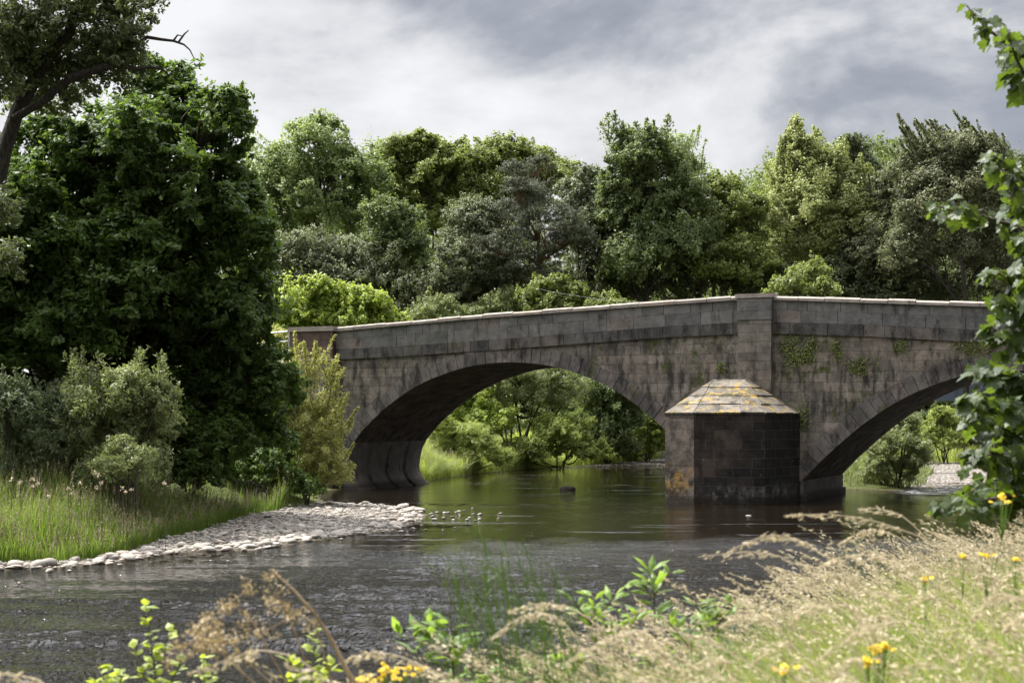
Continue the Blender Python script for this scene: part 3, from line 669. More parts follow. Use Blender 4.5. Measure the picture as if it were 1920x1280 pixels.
# ------------------------------------------------------------------ vegetation builders
def lobe_world(px, py, rx, ry, Y, dy=None):
    c = PX(px, py, Y); return (c, np.array([rx / F * Y, (dy if dy else (rx + ry) / 2 / F * Y * .95), ry / F * Y]))
DENS = 2.4
def crown(lobes, leaf, n_leaf, rng_seed, clump=.22, squash=.8, hang=0.0, narrow=.6, updir=None, inner=.40):
    """leaf clumps spread through lobes; leaf = length in metres"""
    r = np.random.RandomState(rng_seed)
    vol = np.array([(l[1][0]*l[1][2] + l[1][0]*l[1][1]*.5) for l in lobes]); share = vol / vol.sum()
    Cs, Ns, Vs, tips = [], [], [], []
    Rm = float(np.mean([np.mean(l[1]) for l in lobes])); wk = [(r.normal(size=3) / np.sqrt(3) * 6.28 / (Rm * f), r.uniform(0, 6.28), unit(r.normal(size=3)) * am) for f, am in ((1.5, .11), (1.3, .11), (.8, .07), (.7, .07), (.42, .045), (.36, .045), (.3, .03))]
    def warp(p):
        o = 0
        for k_, ph, d_ in wk: o = o + np.sin(p @ k_ + ph)[:, None] * d_
        return o
    for (c, rad), sh in zip(lobes, share):
        nl = int(n_leaf * sh * DENS); R0 = float(np.mean(rad)); cr = clump * .82 * (1.0 if R0 < 3 else (3 / R0) ** .6)
        nc = int(max(14, min(420, 3.6 / cr ** 2)))
        d = unit(r.normal(size=(nc, 3))); d[:, 2] = np.where(d[:, 2] < -.35, -d[:, 2], d[:, 2])
        q = r.uniform(inner ** 3, 1.0, nc) ** (1/3.) * (1 + r.normal(size=nc) * .12) * 1.07
        far_ = r.rand(nc) < .13; q = np.where(far_, r.uniform(1.05, 1.32, nc), q)
        cc = c + d * q[:, None] * rad
        tips.append(cc)
        crad = cr * R0 * np.clip(r.lognormal(0, .42, nc), .35, 2.2) * np.where(far_, .55, 1)
        w = crad ** 2; k = r.choice(nc, nl, p=w / w.sum())
        ax = unit(d + np.array([0, 0, .5]) + r.normal(size=(nc, 3)) * .45); el = r.uniform(.9, 2.0, nc)
        off = unit(r.normal(size=(nl, 3))); dot = (off * ax[k]).sum(1)[:, None]; off2 = off * .85 + ax[k] * dot * (el[k][:, None] - .85); rr = r.uniform(.2, 1, nl) ** .6 * (1 + (r.rand(nl) < .15) * r.uniform(0, .55, nl))
        pos = cc[k] + off2 * (rr * crad[k])[:, None] * np.array([1, 1, squash]) 
        pos[:, 2] -= hang * crad[k] * r.rand(nl)
        pos = pos + warp(pos) * R0
        Cs.append(pos); Ns.append(off * .6 + d[k] * .35 + np.array([0, 0, .45]) + r.normal(size=(nl, 3)) * .55)
        Vs.append(np.clip(r.rand(nc)[k] * .5 + r.rand(nl) * .5 + r.normal(size=nl) * .06, 0, 1))
    C = np.concatenate(Cs); N = np.concatenate(Ns); v = np.concatenate(Vs)
    Ls = leaf * .86 * r.uniform(.6, 1.25, len(C))
    global rs
    V, Q = quads(C, N, Ls, Ls * narrow, updir)
    return V, Q, v, tips
def shoots_leaves(paths, leaf, per_m, r, spread=.25, narrow=.55, up=.6):
    Cs, Ds = [], []
    for P in paths:
        sp_, dn_ = spread * r.uniform(.5, 1.9), per_m * r.uniform(.35, 1.1)
        P = np.asarray(P, float); L_ = np.linalg.norm(np.diff(P, axis=0), axis=1).sum(); n = max(4, int(L_ * dn_))
        t = r.rand(n) ** .9; f = t * (len(P) - 1); i = np.minimum(f.astype(int), len(P) - 2); fr = (f - i)[:, None]
        p = P[i] * (1 - fr) + P[i + 1] * fr; d = unit(P[i + 1] - P[i]); o = unit(r.normal(size=(n, 3)))
        Cs.append(p + o * (sp_ * (1.08 - t) ** .9 * r.uniform(.1, 1, n))[:, None]); Ds.append(d * up + o)
    C = np.concatenate(Cs); D = np.concatenate(Ds); N = unit(r.normal(size=(len(C), 3)) + np.array([0, 0, .5]))
    Ls = leaf * r.uniform(.6, 1.2, len(C)); V, Q = quads(C, N, Ls, Ls * narrow, D * 2)
    return V, Q, np.clip(r.rand(len(C)), 0, 1)
def bent(p, q, r, k=6, sag=0.08):
    p = np.asarray(p, float); q = np.asarray(q, float); L_ = np.linalg.norm(q - p); t = np.linspace(0, 1, k)[:, None]
    o = r.normal(size=3) * sag * L_; o2 = r.normal(size=3) * sag * .5 * L_
    return p + (q - p) * t + o * np.sin(np.pi * t) + o2 * np.sin(2 * np.pi * t)
def tree(name, label, cat, lobes, leaf, n, mat, base, tr=.25, barkm='bark', seed=1, group=None, stems=1, narrow=.6, clump=.22, shoots=(), per_m=60, hang=0., trunk_top=None, extra=None, squash=.8, inner=.4, spread=.25, limbs=True, own_trunk=True):
    r = np.random.RandomState(seed)
    bx, by = base; bz = gz(bx, by) - .15
    root = empty(name, (bx, by, bz)); tag(root, label, cat, group)
    O = np.array([bx, by, bz])
    V, Q, v, tips = crown(lobes, leaf, n, seed, clump, squash, hang, narrow, inner=inner)
    Vs, Qs, As, off = [V], [Q], [v], len(V)
    if len(shoots):
        V2, Q2, v2 = shoots_leaves(shoots, leaf, per_m, r, spread, narrow); Vs.append(V2); Qs.append(Q2 + off); As.append(v2); off += len(V2)
    mesh_np('crown', np.concatenate(Vs) - O, np.concatenate(Qs), mat, root, np.concatenate(As))
    a = Acc(); allc = np.array([l[0] for l in lobes]); top = allc[allc[:, 2].argmax()] if trunk_top is None else np.array(trunk_top)
    for k in range(stems if own_trunk else 0):
        b = O + (0 if stems == 1 else r.normal(size=3) * np.array([tr, tr, 0]) * 1.2)
        tp = top if stems == 1 else allc[k % len(allc)]
        P = bent(b, tp, r, 9, .035); a.tube(P - O, np.linspace(tr / math.sqrt(stems), tr * .15, 9), 8)
    P = bent(O, top, r, 12, .02)
    if limbs:
        for (c, rad), tp in zip(lobes, tips):
            h = np.clip((c[2] - rad[2] * .8 - bz) / max(top[2] - bz, .1), .12, .8); s = P[int(h * 11)]
            B = bent(s, c, r, 7, .06); a.tube(B - O, np.linspace(tr * .42, tr * .12, 7), 6)
            for q in tp[:: max(1, len(tp) // 9)]:
                st = B[r.randint(2, 7)]; a.tube(bent(st, q, r, 5, .08) - O, np.linspace(tr * .14, tr * .03, 5), 4)
    for S in shoots: a.tube(np.asarray(S) - O, np.linspace(tr * .12, .008, len(S)), 4)
    if extra: extra(a, O)
    a.build('trunk', M[barkm], root, smooth=True)
    return root
def LB(L_, Y, jit=0, sd=0):
    r = np.random.RandomState(sd + 5); return [lobe_world(*q[:4], Y + (q[4] if len(q) > 4 else r.uniform(-jit, jit))) for q in L_]
def at(px, Y): return ((px - 960) / F * Y, Y)

# ------------------------------------------------------------------ the left bank
K = 1.0
tree('chestnut_tree', 'huge dark chestnut tree whose dense crown hangs low over the left bank', 'tree',
  LB([(300,190,70,75),(420,235,52,70),(345,240,90,80),(250,300,110,100),(130,310,110,90),(420,340,60,80),(20,420,110,110),(170,440,150,120),(330,440,140,110),(430,470,70,90),
      (60,580,140,110),(240,590,150,120),(400,600,100,100),(470,640,60,80),(110,690,130,80),(300,700,130,90),(450,730,95,80),(520,735,45,50),(380,800,110,70),(470,820,70,60),(200,760,120,60),(-110,430,110,150,-4),(-110,640,110,120,-4),(10,390,90,90,-3),(-20,540,100,100,-3),(60,470,70,80,-3),(20,660,90,80,-3),(150,480,100,90,-2.5),(200,560,110,90,-2.5),(120,620,100,80,-3),(250,470,80,70,-2),(470,390,28,50),(478,560,40,60)], 50, 1.8, 1),
  .28, 120000, M['chestnut'], at(235, 51), .5, 'barkdark', 11, narrow=.5, clump=.19, hang=.5)
def ash_extra(a, O):
    r = np.random.RandomState(3); D = 41
    for pts, r0, r1 in (([(-70,760),(-45,560),(-20,420),(5,290),(30,215),(75,130),(130,60),(150,-10),(160,-60)], .30, .10), ([(28,222),(80,190),(140,140),(200,115),(235,95)], .12, .05), ([(40,190),(25,100),(0,20),(-20,-40)], .16, .07), ([(75,130),(30,90),(-20,60)], .1, .04)):
        P = [PX(x, y, D + r.uniform(-.3, .3)) for x, y in pts]; a.tube(np.array(P) - O, np.linspace(r0, r1, len(P)), 8)
def ashtree():
    t = tree('ash_tree', 'tall open ash tree with a leaning trunk at the top left corner', 'tree',
      LB([(-10,400,50,50),(0,500,50,50),(60,90,90,60),(150,150,90,50),(80,200,80,45),(220,120,60,45),(200,10,60,40),(20,60,90,60),(110,20,80,50),(190,30,70,45),(60,130,90,40),(160,95,75,38),(230,80,45,35),(-40,160,70,60),(10,-60,120,50),(170,-60,100,50),(265,10,38,28),(330,-12,45,18),(255,60,25,18),(280,40,16,14)], 41, 1.6, 2),
      .19, 19000, M['ash'], at(-28, 41), .3, 'barkdark', 12, narrow=.45, clump=.20, inner=.25, extra=ash_extra, trunk_top=PX(60, 150, 41), limbs=False, own_trunk=False)
    D = 40.6; O = np.array(t.location); a = Acc()
    for pts, r0 in (([(205,82),(240,75),(262,80),(276,70),(300,74),(325,77),(345,84),(356,94),(364,110)], .075), ([(325,77),(333,66),(342,68)], .03), ([(335,79),(346,64),(354,57)], .03), ([(276,72),(268,64),(272,56)], .02)):
        P = np.array([PX(x, y, D) for x, y in pts]); a.tube(P - O, np.linspace(r0, .012, len(P)), 6)
    a.build('bare_branch', M['barkdark'], t, smooth=True)
    a = Acc()
    for pts, r0 in (([(130,148),(160,138),(195,125),(225,122),(255,130),(280,126),(305,130),(318,143)], .13), ([(270,128),(275,138),(282,140)], .03), ([(225,122),(240,118),(250,121)], .03)):
        P = np.array([PX(x, y, D) for x, y in pts]); a.tube(P - O, np.linspace(r0, .02, len(P)), 6)
    a.build('bare_branch', M['barkdark'], t, smooth=True)
    a = Acc()
    P = np.array([PX(x, y, 46.5) for x, y in ((120,190),(165,215),(195,240),(215,258),(240,275),(268,285))]); a.tube(P - O, np.linspace(.09, .02, len(P)), 6)
ashtree()
G1 = 'willow shrubs on the left bank'
def shrub(label, name, L_, Y, leaf, n, mat, base, seed, group=None, stems=7, tr=.09, shoots=(), per_m=70, **k):
    return tree(name, label, 'shrub', LB(L_, Y, .6, seed), leaf, n, M[mat], base, tr, k.pop('barkm', 'bark'), seed, group, stems=stems, shoots=shoots, per_m=per_m, narrow=k.pop('narrow', .3), **k)
def upshoots(px0, px1, py0, py1, Y, n, ln, r, lean=(0, 0)):
    out = []
    for _ in range(n):
        x = r.uniform(px0, px1); y = r.uniform(py0, py1); p = PX(x, y, Y + r.uniform(-.7, .7)); l = ln * r.uniform(.6, 1.2)
        d = np.array([lean[0] + r.normal() * .22, r.normal() * .2, 1.0]); d /= np.linalg.norm(d)
        q = p + d * l; m = (p + q) / 2 + np.array([lean[1], 0, 0]) * l * .15; out.append(np.array([p, m, q]))
    return out
r_ = np.random.RandomState(77)
shrub('sunlit willow shrub with glossy narrow leaves in front of the dark chestnut', 'willow_shrub', [(235,760,85,55),(190,790,60,70),(270,800,55,60),(150,740,30,35),(220,830,90,50),(245,720,55,30),(300,750,30,40),(230,885,95,36)], 43.5, .17, 17000, 'willow', at(230, 43.5), 21, G1, shoots=upshoots(130, 320, 690, 800, 43.5, 60, .8, r_), inner=.3)
shrub('grey-green willow shrub cut off by the left edge of the picture', 'willow_shrub', [(10,800,60,70),(-30,760,60,60),(20,745,35,35),(40,850,40,50),(0,900,70,40)], 42, .16, 11000, 'bluewillow', at(5, 42), 22, G1, shoots=upshoots(-40, 50, 710, 800, 42, 30, .8, r_), inner=.3)
shrub('small shaded willow shrub between its two larger neighbours', 'willow_shrub', [(100,810,50,60),(120,770,35,40),(90,850,60,40),(110,890,60,36)], 44.5, .16, 9000, 'bluewillow', at(100, 44.5), 23, G1, shoots=upshoots(70, 150, 740, 800, 44.5, 24, .7, r_), inner=.3)
shrub('small yellow-green bush at the foot of the sunlit willow', 'willow_shrub', [(225,850,34,26),(260,862,30,25),(205,880,34,24),(245,890,46,26),(232,830,18,16)], 41.5, .11, 3600, 'willow', at(235, 41.5), 24, G1)
def gw(pts, Y): return np.array([PX(x, y, Y) for x, y in pts])
gs = [gw(p, 58) for p in (([(560,860),(575,740),(575,690),(570,640)]), ([(570,850),(590,720),(590,670),(592,640)]), ([(575,860),(605,790),(620,740),(622,695)]), ([(590,880),(615,830),(650,795),(672,762)]), ([(540,850),(540,740),(535,680),(532,640)]), ([(580,860),(630,850),(655,800),(660,785)]), ([(520,800),(515,700),(505,660),(498,632)]),([(560,820),(555,720),(556,660),(552,622)]),([(600,900),(632,860),(640,815),(636,780)]),([(580,900),(625,880),(645,860),(664,830)]))]
shrub('golden-green willow with upright shoots against the left end of the bridge', 'willow_tree', [(560,800,55,60),(600,850,45,60),(560,890,60,45),(530,730,35,45),(545,690,16,26),(510,670,18,22),(600,790,20,34),(620,890,35,35)], 58, .15, 17000, 'goldwillow', at(575, 58), 25, None, shoots=gs + upshoots(500, 640, 680, 860, 58, 46, 1.2, r_, (.3, 0)), per_m=200, spread=.30, inner=.2, clump=.26)
shrub('dark low bush in the shade beside the foot of the golden willow', 'riverside_bush', [(505,880,50,45),(460,860,55,50),(550,915,45,22)], 56, .16, 7000, 'chestnut', at(500, 56), 26, None, narrow=.55)

shrub('dark understorey bush under the chestnut between the two big willow shrubs', 'understorey_bush', [(120,830,70,50),(60,800,60,50),(330,830,60,60),(400,840,70,60),(370,890,60,40)], 48.5, .2, 14000, 'chestnut', at(360, 48.5), 27, 'understorey bushes under the chestnut', narrow=.55)
shrub('dark understorey bush filling the shade at the left edge under the chestnut', 'understorey_bush', [(-60,820,90,70),(-20,760,80,80),(120,770,80,70),(40,860,80,40)], 49.5, .2, 12000, 'chestnut', at(20, 49.5), 28, 'understorey bushes under the chestnut', narrow=.55)
shrub('dark understorey bush hanging over the far end of the gravel', 'understorey_bush', [(470,860,60,60),(430,800,60,60),(530,850,50,60),(540,900,50,30)], 60.5, .22, 11000, 'chestnut', at(480, 62), 29, 'understorey bushes under the chestnut', narrow=.55)

# ------------------------------------------------------------------ tall grass on the left bank
def blades(X, Y, Zb, Hh, wid, seed, lean=(.15, .0), curl=.35, segs=3, heads=None):
    r = np.random.RandomState(seed); n = len(X)
    a = r.uniform(0, 2 * np.pi, n); d = np.stack([np.cos(a), np.sin(a), np.zeros(n)], 1) * (curl * r.uniform(.2, 1, n))[:, None] + np.array([lean[0], lean[1], 0])
    s = np.stack([-np.sin(a + .6), np.cos(a + .6), np.zeros(n)], 1); P0 = np.stack([X, Y, Zb], 1); V = []
    for k in range(segs + 1):
        t = k / segs; p = P0 + d * (Hh * t ** 2)[:, None]; p[:, 2] += Hh * t * (1 - .22 * t * np.linalg.norm(d, axis=1))
        w = (wid * (1 - t) ** .6 + .0008) * .5; V += [p - s * w[:, None], p + s * w[:, None]]
    V = np.stack(V, 1); m = 2 * (segs + 1)
    Q = np.stack([np.array([2*k, 2*k+1, 2*k+3, 2*k+2]) for k in range(segs)])
    Q = (np.arange(n)[:, None, None] * m + Q[None]).reshape(-1, 4)
    tip = P0 + d * Hh[:, None]; tip[:, 2] += Hh * (1 - .22 * np.linalg.norm(d, axis=1))
    return V.reshape(-1, 3), Q, np.repeat(np.clip(r.rand(n), 0, 1), segs), tip
def scatter(poly, n, seed, dens=None):
    r = np.random.RandomState(seed); poly = np.array(poly); lo, hi = poly.min(0), poly.max(0); out = []
    while sum(len(o) for o in out) < n:
        P = r.uniform(lo, hi, (n * 2, 2)); P = P[inside(P, poly)]
        if dens is not None: P = P[r.rand(len(P)) < dens(P)]
        out.append(P)
        if len(out) > 60: break
    return np.concatenate(out)[:n]
def edge_poly(pxs, zb): return [((x - 960) / F * ((CZ - zb) * F / (y - H0)), (CZ - zb) * F / (y - H0)) for x, y in pxs]
front = edge_poly([(-120,1052),(-60,1046),(0,1036),(120,1033),(205,1022),(240,1016),(330,990),(400,975),(440,966),(470,955),(500,950)], .3)
bankpoly = front + [(-7.6,57),(-9.5,50),(-14,45),(-20,41),(-24,36)]
def clumpnoise(P, s=.35, sd=0): return .5 + .25 * np.sin(P[:,0]*s*3.1+sd) * np.cos(P[:,1]*s*2.3+sd*2) + .25*np.sin((P[:,0]+P[:,1])*s*5.3+sd)
def grass_field(name, label, poly, n, h, w, mat, seed, headmat=None, nheads=0, lean=(.12,-.05), headlen=.16, curl=.35, hvar=.35, patch=1.0, hf=None, zoff=0, grp=None):
    r = np.random.RandomState(seed); P = scatter(poly, n, seed); z, _, dw, d2 = terrain(P[:, 0], P[:, 1]); ok = (dw > .1) if patch else np.ones(len(P), bool)
    P, z = P[ok], z[ok]; cn = clumpnoise(P, .5, seed)
    if name == 'foreground_grass': cn = .5 + 1.3 * (clumpnoise(P, 2.3, 9) - .5)
    H = h * (1 - hvar + 2 * hvar * (cn * .6 + .4 * r.rand(len(P)))) * r.uniform(.6, 1.1, len(P))
    if hf is not None: H = H * hf(P)
    if name in ('foreground_grass', 'bank_slope_grass'): H = np.minimum(H, np.maximum(grass_top(P[:, 0], P[:, 1], r.uniform(20, 130, len(P))) - z, .08) / .85)
    V, Q, v, tip = blades(P[:, 0], P[:, 1], z - .03 + zoff, H, np.full(len(P), w) * r.uniform(.6, 1.3, len(P)), seed, lean, curl)
    v = np.clip(.55 * v + .45 * np.repeat(clumpnoise(P, 1.3 if name != 'foreground_grass' else 3.1, seed + 2), 3), 0, 1)
    o = mesh_np(name, V, Q, mat, attr=v); tag(o, label, kind='stuff')
    if nheads:
        k = r.choice(len(P), nheads); T = tip[k]; nb = 7; C = np.repeat(T, nb, 0); u = np.tile(np.linspace(-.3, 1, nb), len(T))
        C = C + np.stack([lean[0] * .5 * u * headlen, 0 * u, u * headlen], 1) + r.normal(size=C.shape) * .012
        D = np.array([lean[0] * .6, 0, 1.]) + r.normal(size=C.shape) * .3; N = r.normal(size=C.shape)
        Vh, Qh = quads(C, N, .07 * r.uniform(.7, 1.2, len(C)), .022, D * 3)
        st, qs, vs, _ = blades(P[k, 0], P[k, 1], z[k], H[k] * 1.12, np.full(len(k), w * .5), seed + 1, lean, .05)
        tag(mesh_np(name + '_seed_heads', np.concatenate([Vh, st]), np.concatenate([Qh, qs + len(Vh)]), headmat, attr=np.concatenate([r.rand(len(Qh)), vs * .6])), 'brown seed heads standing above the ' + label, kind='stuff')
    return o
def hleft(P):   # lower at the front edge, taller behind
    d, _ = seg_dist(P, np.array(front), closed=False); return (.5 + .7 * sstep(0, 2.2, d)) * (.75 + .5 * clumpnoise(P, .9, 4))
grass_field('tall_grass', 'tall bright green grass on the left bank above the cobbles', bankpoly, 60000, 1.15, .022, M['reed'], 31, M['reeddry'], 6500, hf=hleft, curl=.4)
grass_field('bank_grass', 'grass on the shaded left bank under the chestnut', [(-60,30),(-24,36),(-14,45),(-9,52),(-8,64),(-12,75),(-60,80)], 14000, .8, .03, M['reed'], 32)
# thistle-like pale flower heads in the tall grass
r = np.random.RandomState(5); fl = []
for px, py in ((20,900),(38,905),(62,897),(70,905),(128,915),(132,925),(178,885),(184,892),(230,915),(236,921),(246,917),(182,915),(190,905),(60,912),(310,905),(150,905),(92,930)):
    fl.append(PX(px, py, 38.5 + r.uniform(-.5, .5)))
for k, c in enumerate(fl):
    n = 14; C = c + r.normal(size=(n, 3)) * .025; V, Q = quads(C, r.normal(size=(n, 3)), .05, .035)
    root = empty('thistle', (c[0], c[1], gz(c[0], c[1]))); O = np.array(root.location)
    tag(root, 'tall thistle with pale fluffy heads in the bright left-bank grass', 'wild flower', 'pale thistles in the left-bank grass')
    mesh_np('flower_head', V - O, Q, M['cream'], root, r.rand(n)); a = Acc(); a.tube([(0, 0, 0), tuple((c - O) * (.5, .5, .5) + np.array([.03, 0, 0])), tuple(c - O)], .008, 4); a.build('stem', M['twig'], root)

# ------------------------------------------------------------------ cobbles
def ico(sub):
    import bmesh
    bm = bmesh.new(); bmesh.ops.create_icosphere(bm, subdivisions=sub, radius=1); V = np.array([v.co[:] for v in bm.verts]); Fc = np.array([[v.index for v in f.verts] for f in bm.faces]); bm.free(); return V, Fc
IV, IF = ico(2); IV1, IF1 = ico(1)
def stone_shape(r, V):
    d = V.copy()
    for _ in range(3):
        k = unit(r.normal(size=3)); d = d - np.maximum(d @ k - r.uniform(.55, .85), 0)[:, None] * k * .75
    d += .10 * np.sin(V @ r.normal(size=(3, 3)) * 1.8 + r.uniform(0, 6, 3))
    return d * np.array([1, r.uniform(.65, .95), r.uniform(.3, .5)])
r = np.random.RandomState(9)
protos = []
for k in range(7):
    me = None; V = stone_shape(r, IV); o = mesh_np('river_stone', V, IF, M['stone'], attr=np.full(len(IF), r.rand()), smooth=True); protos.append(o.data); bpy.data.objects.remove(o)
GG = np.array([p for p in GP1])
Pts = scatter(GG, 5600, 41, lambda P: np.clip(1.15 - .9 * sstep(-6.5, -3.2, P[:, 0]) * (.4 + clumpnoise(P, 1.5, 2)), .15, 1)); dwp = -sdf(Pts, WPOLY)[0] * -1
spx = 960 + F * Pts[:, 0] / Pts[:, 1]
size = np.clip(r.lognormal(-2.95, .5, len(Pts)), .02, .17) * (1 + .5 * (seg_dist(Pts, WPOLY)[0] < 1.0))
# stones standing in the shallow water off the gravel point, and the big ones at the near edge
solo = [(252,1042,16),(235,1041,9),(190,1040,13),(168,1037,12),(92,1070,9),(36,1092,3.5),(130,1069,4),(427,1051,4),(395,1050,3.5),(20,1058,12),(48,1058,10),(70,1060,9),(110,1055,10),(140,1052,11),(205,1056,8),(225,1058,5),(345,1030,9),(455,1028,12),(330,1024,10),(300,1020,10),(510,1016,11),(560,1005,13),(590,1002,12),(640,1010,5),(745,990,10),(752,996,6),(720,975,10),(700,985,11),(675,990,9),(937,962,5),(934,971,3),(900,964,5),(887,963,4),(880,970,4),(899,973,5),(876,974,5),(860,958,4),(855,960,4),(850,974,4),(832,971,5),(812,967,5),(815,973,5),(833,961,5),(820,960,4),(870,956,3),(808,963,5),(848,968,4),(840,960,4),(892,975,4),(853,988,3),(798,992,3),(830,993,3),(886,952,3),(862,965,3),(787,965,6),(790,985,5),(775,990,5)]
grp = 'pale cobbles of the gravel bar'
order = np.argsort(-(size / Pts[:, 1])); nb = 0; used = set()
def put_stone(x, y, s, label, zoff=0, sz=1, group=grp):
    o = bpy.data.objects.new('river_stone', protos[r.randint(len(protos))]); COL.objects.link(o)
    o.location = (x, y, zoff); o.rotation_euler = (r.uniform(-.25, .25), r.uniform(-.25, .25), r.uniform(0, 6.28)); o.scale = (s, s, s * sz)
    tag(o, label, 'stone', group)
special = {0: 'largest smooth pale stone lying in the shallow water off the left gravel', 4: 'low rounded stone alone in the water just below the left gravel', 5: 'tiny white stone alone in the dark water near the left edge',
           29: 'rightmost of the small stones off the tip of the gravel bar', 7: 'small pale stone alone in the water below the middle of the gravel bar'}
for k, (px, py, hp) in enumerate(solo):
    x, y = WP(px, py + 1); s = hp / F * y
    put_stone(x, y, s, special.get(k, 'pale rounded stone at the water edge beside the gravel bar' if not (795 < px < 950) else 'small pale stone in the shallows off the gravel tip'), s * .18, 1.1, None if k in special else ('stones off the tip of the gravel bar' if 795 < px < 950 else 'stones at the water edge of the gravel bar'))
for k in order:
    if nb >= 235: break
    x, y = Pts[k]; 
    if not (-30 < spx[k] < 800): continue
    put_stone(x, y, size[k], 'rounded pale grey cobble lying among many others on the gravel bar', gz(x, y) + size[k] * .15); used.add(k); nb += 1
def stuff_stones(name, label, P, S, seed):
    r = np.random.RandomState(seed); sh = [stone_shape(r, IV1) for _ in range(8)]; Z = terrain(P[:, 0], P[:, 1])[0]; Vs, A = [], []
    for (x, y), s, z in zip(P, S, Z):
        t = r.uniform(0, 6.28); c, d = math.cos(t), math.sin(t); V = sh[r.randint(8)] * s; V = V @ np.array([[c, d, 0], [-d, c, 0], [0, 0, 1]]); Vs.append(V + (x, y, z + s * .1)); A.append(np.full(len(IF1), r.rand()))
    Q = (np.arange(len(P))[:, None, None] * len(IV1) + IF1[None]).reshape(-1, 3)
    tag(mesh_np(name, np.concatenate(Vs), Q, M['stone'], attr=np.concatenate(A), smooth=True), label, kind='stuff')
rest = [k for k in range(len(Pts)) if k not in used]
stuff_stones('gravel_cobbles', 'smaller pale cobbles covering the gravel bar on the left bank', Pts[rest], size[rest], 3)
P2 = scatter(GP2, 900, 42); stuff_stones('far_gravel', 'grey gravel at the water edge seen through the left arch', P2, np.clip(rs.lognormal(-2.9, .4, len(P2)), .03, .14), 4)
P3 = scatter(GP3[:-1], 7000, 43, lambda P: np.clip(1.5 - (P[:, 1] - 75) / 50, .15, 1)); stuff_stones('upstream_gravel', 'pinkish gravel bar seen through the right arch', P3, np.clip(rs.lognormal(-3.0, .4, len(P3)), .025, .13), 5)
# dark rock breaking the surface below the left arch
o = mesh_np('dark_rock', stone_shape(np.random.RandomState(2), IV) * np.array([.42, .3, .42]), IF, M['bark'], attr=np.full(len(IF), .1), smooth=True)
x, y = WP(1065, 918); o.location = (x, y, .02); tag(o, 'dark wet rock breaking the river surface under the left arch', 'rock')
o = mesh_np('dark_rock', stone_shape(np.random.RandomState(4), IV) * np.array([.12, .1, .06]), IF, M['stone'], attr=np.full(len(IF), .9), smooth=True)
x, y = WP(1404, 966); o.location = (x, y, .0); tag(o, 'pale small rock just above the water in front of the cutwater', 'rock')

# ------------------------------------------------------------------ trees beyond the bridge
def bt(name, label, L_, Y, leaf, n, mat, px, sd, **k):
    Y = Y * 1.16; leaf = leaf * 1.1
    if 'shoots' in k: k['shoots'] = [np.array([(q[0] * 1.16, q[1] * 1.16, CZ + (q[2] - CZ) * 1.16) for q in S]) for S in k['shoots']]; k['spread'] = k.get('spread', .25) * 1.16
    return tree(name, label, k.pop('cat', 'tree'), LB(L_, Y, 1.2, sd), leaf, n, M[mat], at(px, Y), k.pop('tr', .28), k.pop('barkm', 'bark'), sd, 'trees beyond the bridge', **k)
bt('ash_tree', 'pale green broad tree with the rounded top, just right of the dark chestnut', [(590,275,55,48),(520,330,60,55),(640,320,70,50),(560,370,85,70),(680,350,50,55),(490,380,45,60),(620,420,80,60),(510,440,60,45),(700,420,55,60),(580,245,35,24),(610,240,30,18)], 112, .30, 34000, 'pale', 610, 101, stems=5, tr=.35, clump=.2)
bt('grey_willow', 'grey-green rounded bush below the pale green broad tree', [(570,490,65,50),(640,500,60,45),(520,500,35,40),(690,520,60,60),(600,550,90,40),(500,560,60,50)], 104, .24, 22000, 'silver', 590, 102, stems=5)
bt('hazel_tree', 'shaded green tree between the grey bush and the silvery bush', [(740,480,60,60),(770,540,60,50),(720,560,60,40),(730,420,50,45)], 106, .26, 18000, 'alder', 745, 103)
bt('sycamore_tree', 'green tree with a jagged top left of centre above the bridge', [(760,300,45,38),(800,290,40,36),(740,340,50,50),(830,330,50,50),(790,380,80,70),(700,400,40,60),(850,420,60,60),(725,290,28,20),(790,265,22,16)], 116, .32, 26000, 'maple', 790, 104)
bt('maple_tree', 'brighter yellow-green tree at the centre of the skyline', [(880,310,50,40),(930,300,55,38),(960,290,40,30),(900,370,80,60),(850,340,40,50),(1000,340,60,45),(970,370,60,50),(1050,345,38,40),(1020,315,24,20)], 118, .32, 28000, 'maple', 920, 105)
bt('holly_tree', 'bushy tree with silvery highlights left of the dark pine', [(880,430,45,55),(860,500,45,60),(910,480,50,70),(930,540,70,40),(850,545,40,35),(905,400,28,28)], 102, .22, 22000, 'silver', 890, 106)
pl = [(975,330,30,28),(1000,380,60,42),(950,420,55,38),(1020,430,70,38),(1070,450,45,30),(990,480,75,34),(930,470,40,26),(1090,440,25,20),(1010,310,26,18),(980,520,70,22),(965,355,28,22)]
bt('pine_tree', 'dark blue-grey pine with a reddish trunk in the middle of the wood', pl, 100, .17, 42000, 'pine', 995, 107, barkm='barkred', narrow=.28, clump=.26, squash=.45, tr=.32)
bt('whitebeam_tree', 'dark tree with silvery leaf undersides right of the pine', [(1080,395,34,45),(1095,430,40,40),(1070,360,24,30),(1120,380,35,45),(1145,430,40,60),(1110,480,50,60),(1150,510,60,50),(1100,345,28,30),(1085,540,60,35)], 104, .28, 17000, 'silver', 1125, 108, barkm='barkdark')
jr = np.random.RandomState(8)
bt('alder_tree', 'tall dark tree with several pointed tops right of centre', [(1185,330,42,60),(1240,320,50,55),(1210,400,80,70),(1280,380,50,60),(1160,400,40,60),(1250,470,90,70),(1190,500,70,60),(1300,470,50,60),(1170,285,22,40),(1215,275,24,30),(1140,350,20,30)], 101, .26, 42000, 'alder', 1225, 109, barkm='barkdark', shoots=upshoots(1140, 1250, 250, 330, 101, 26, 1.7, jr, (-.1, .1)) + [gw([(1170,300),(1172,260),(1168,228)], 101), gw([(1215,300),(1217,262),(1219,238)], 101)], per_m=80, spread=.6)
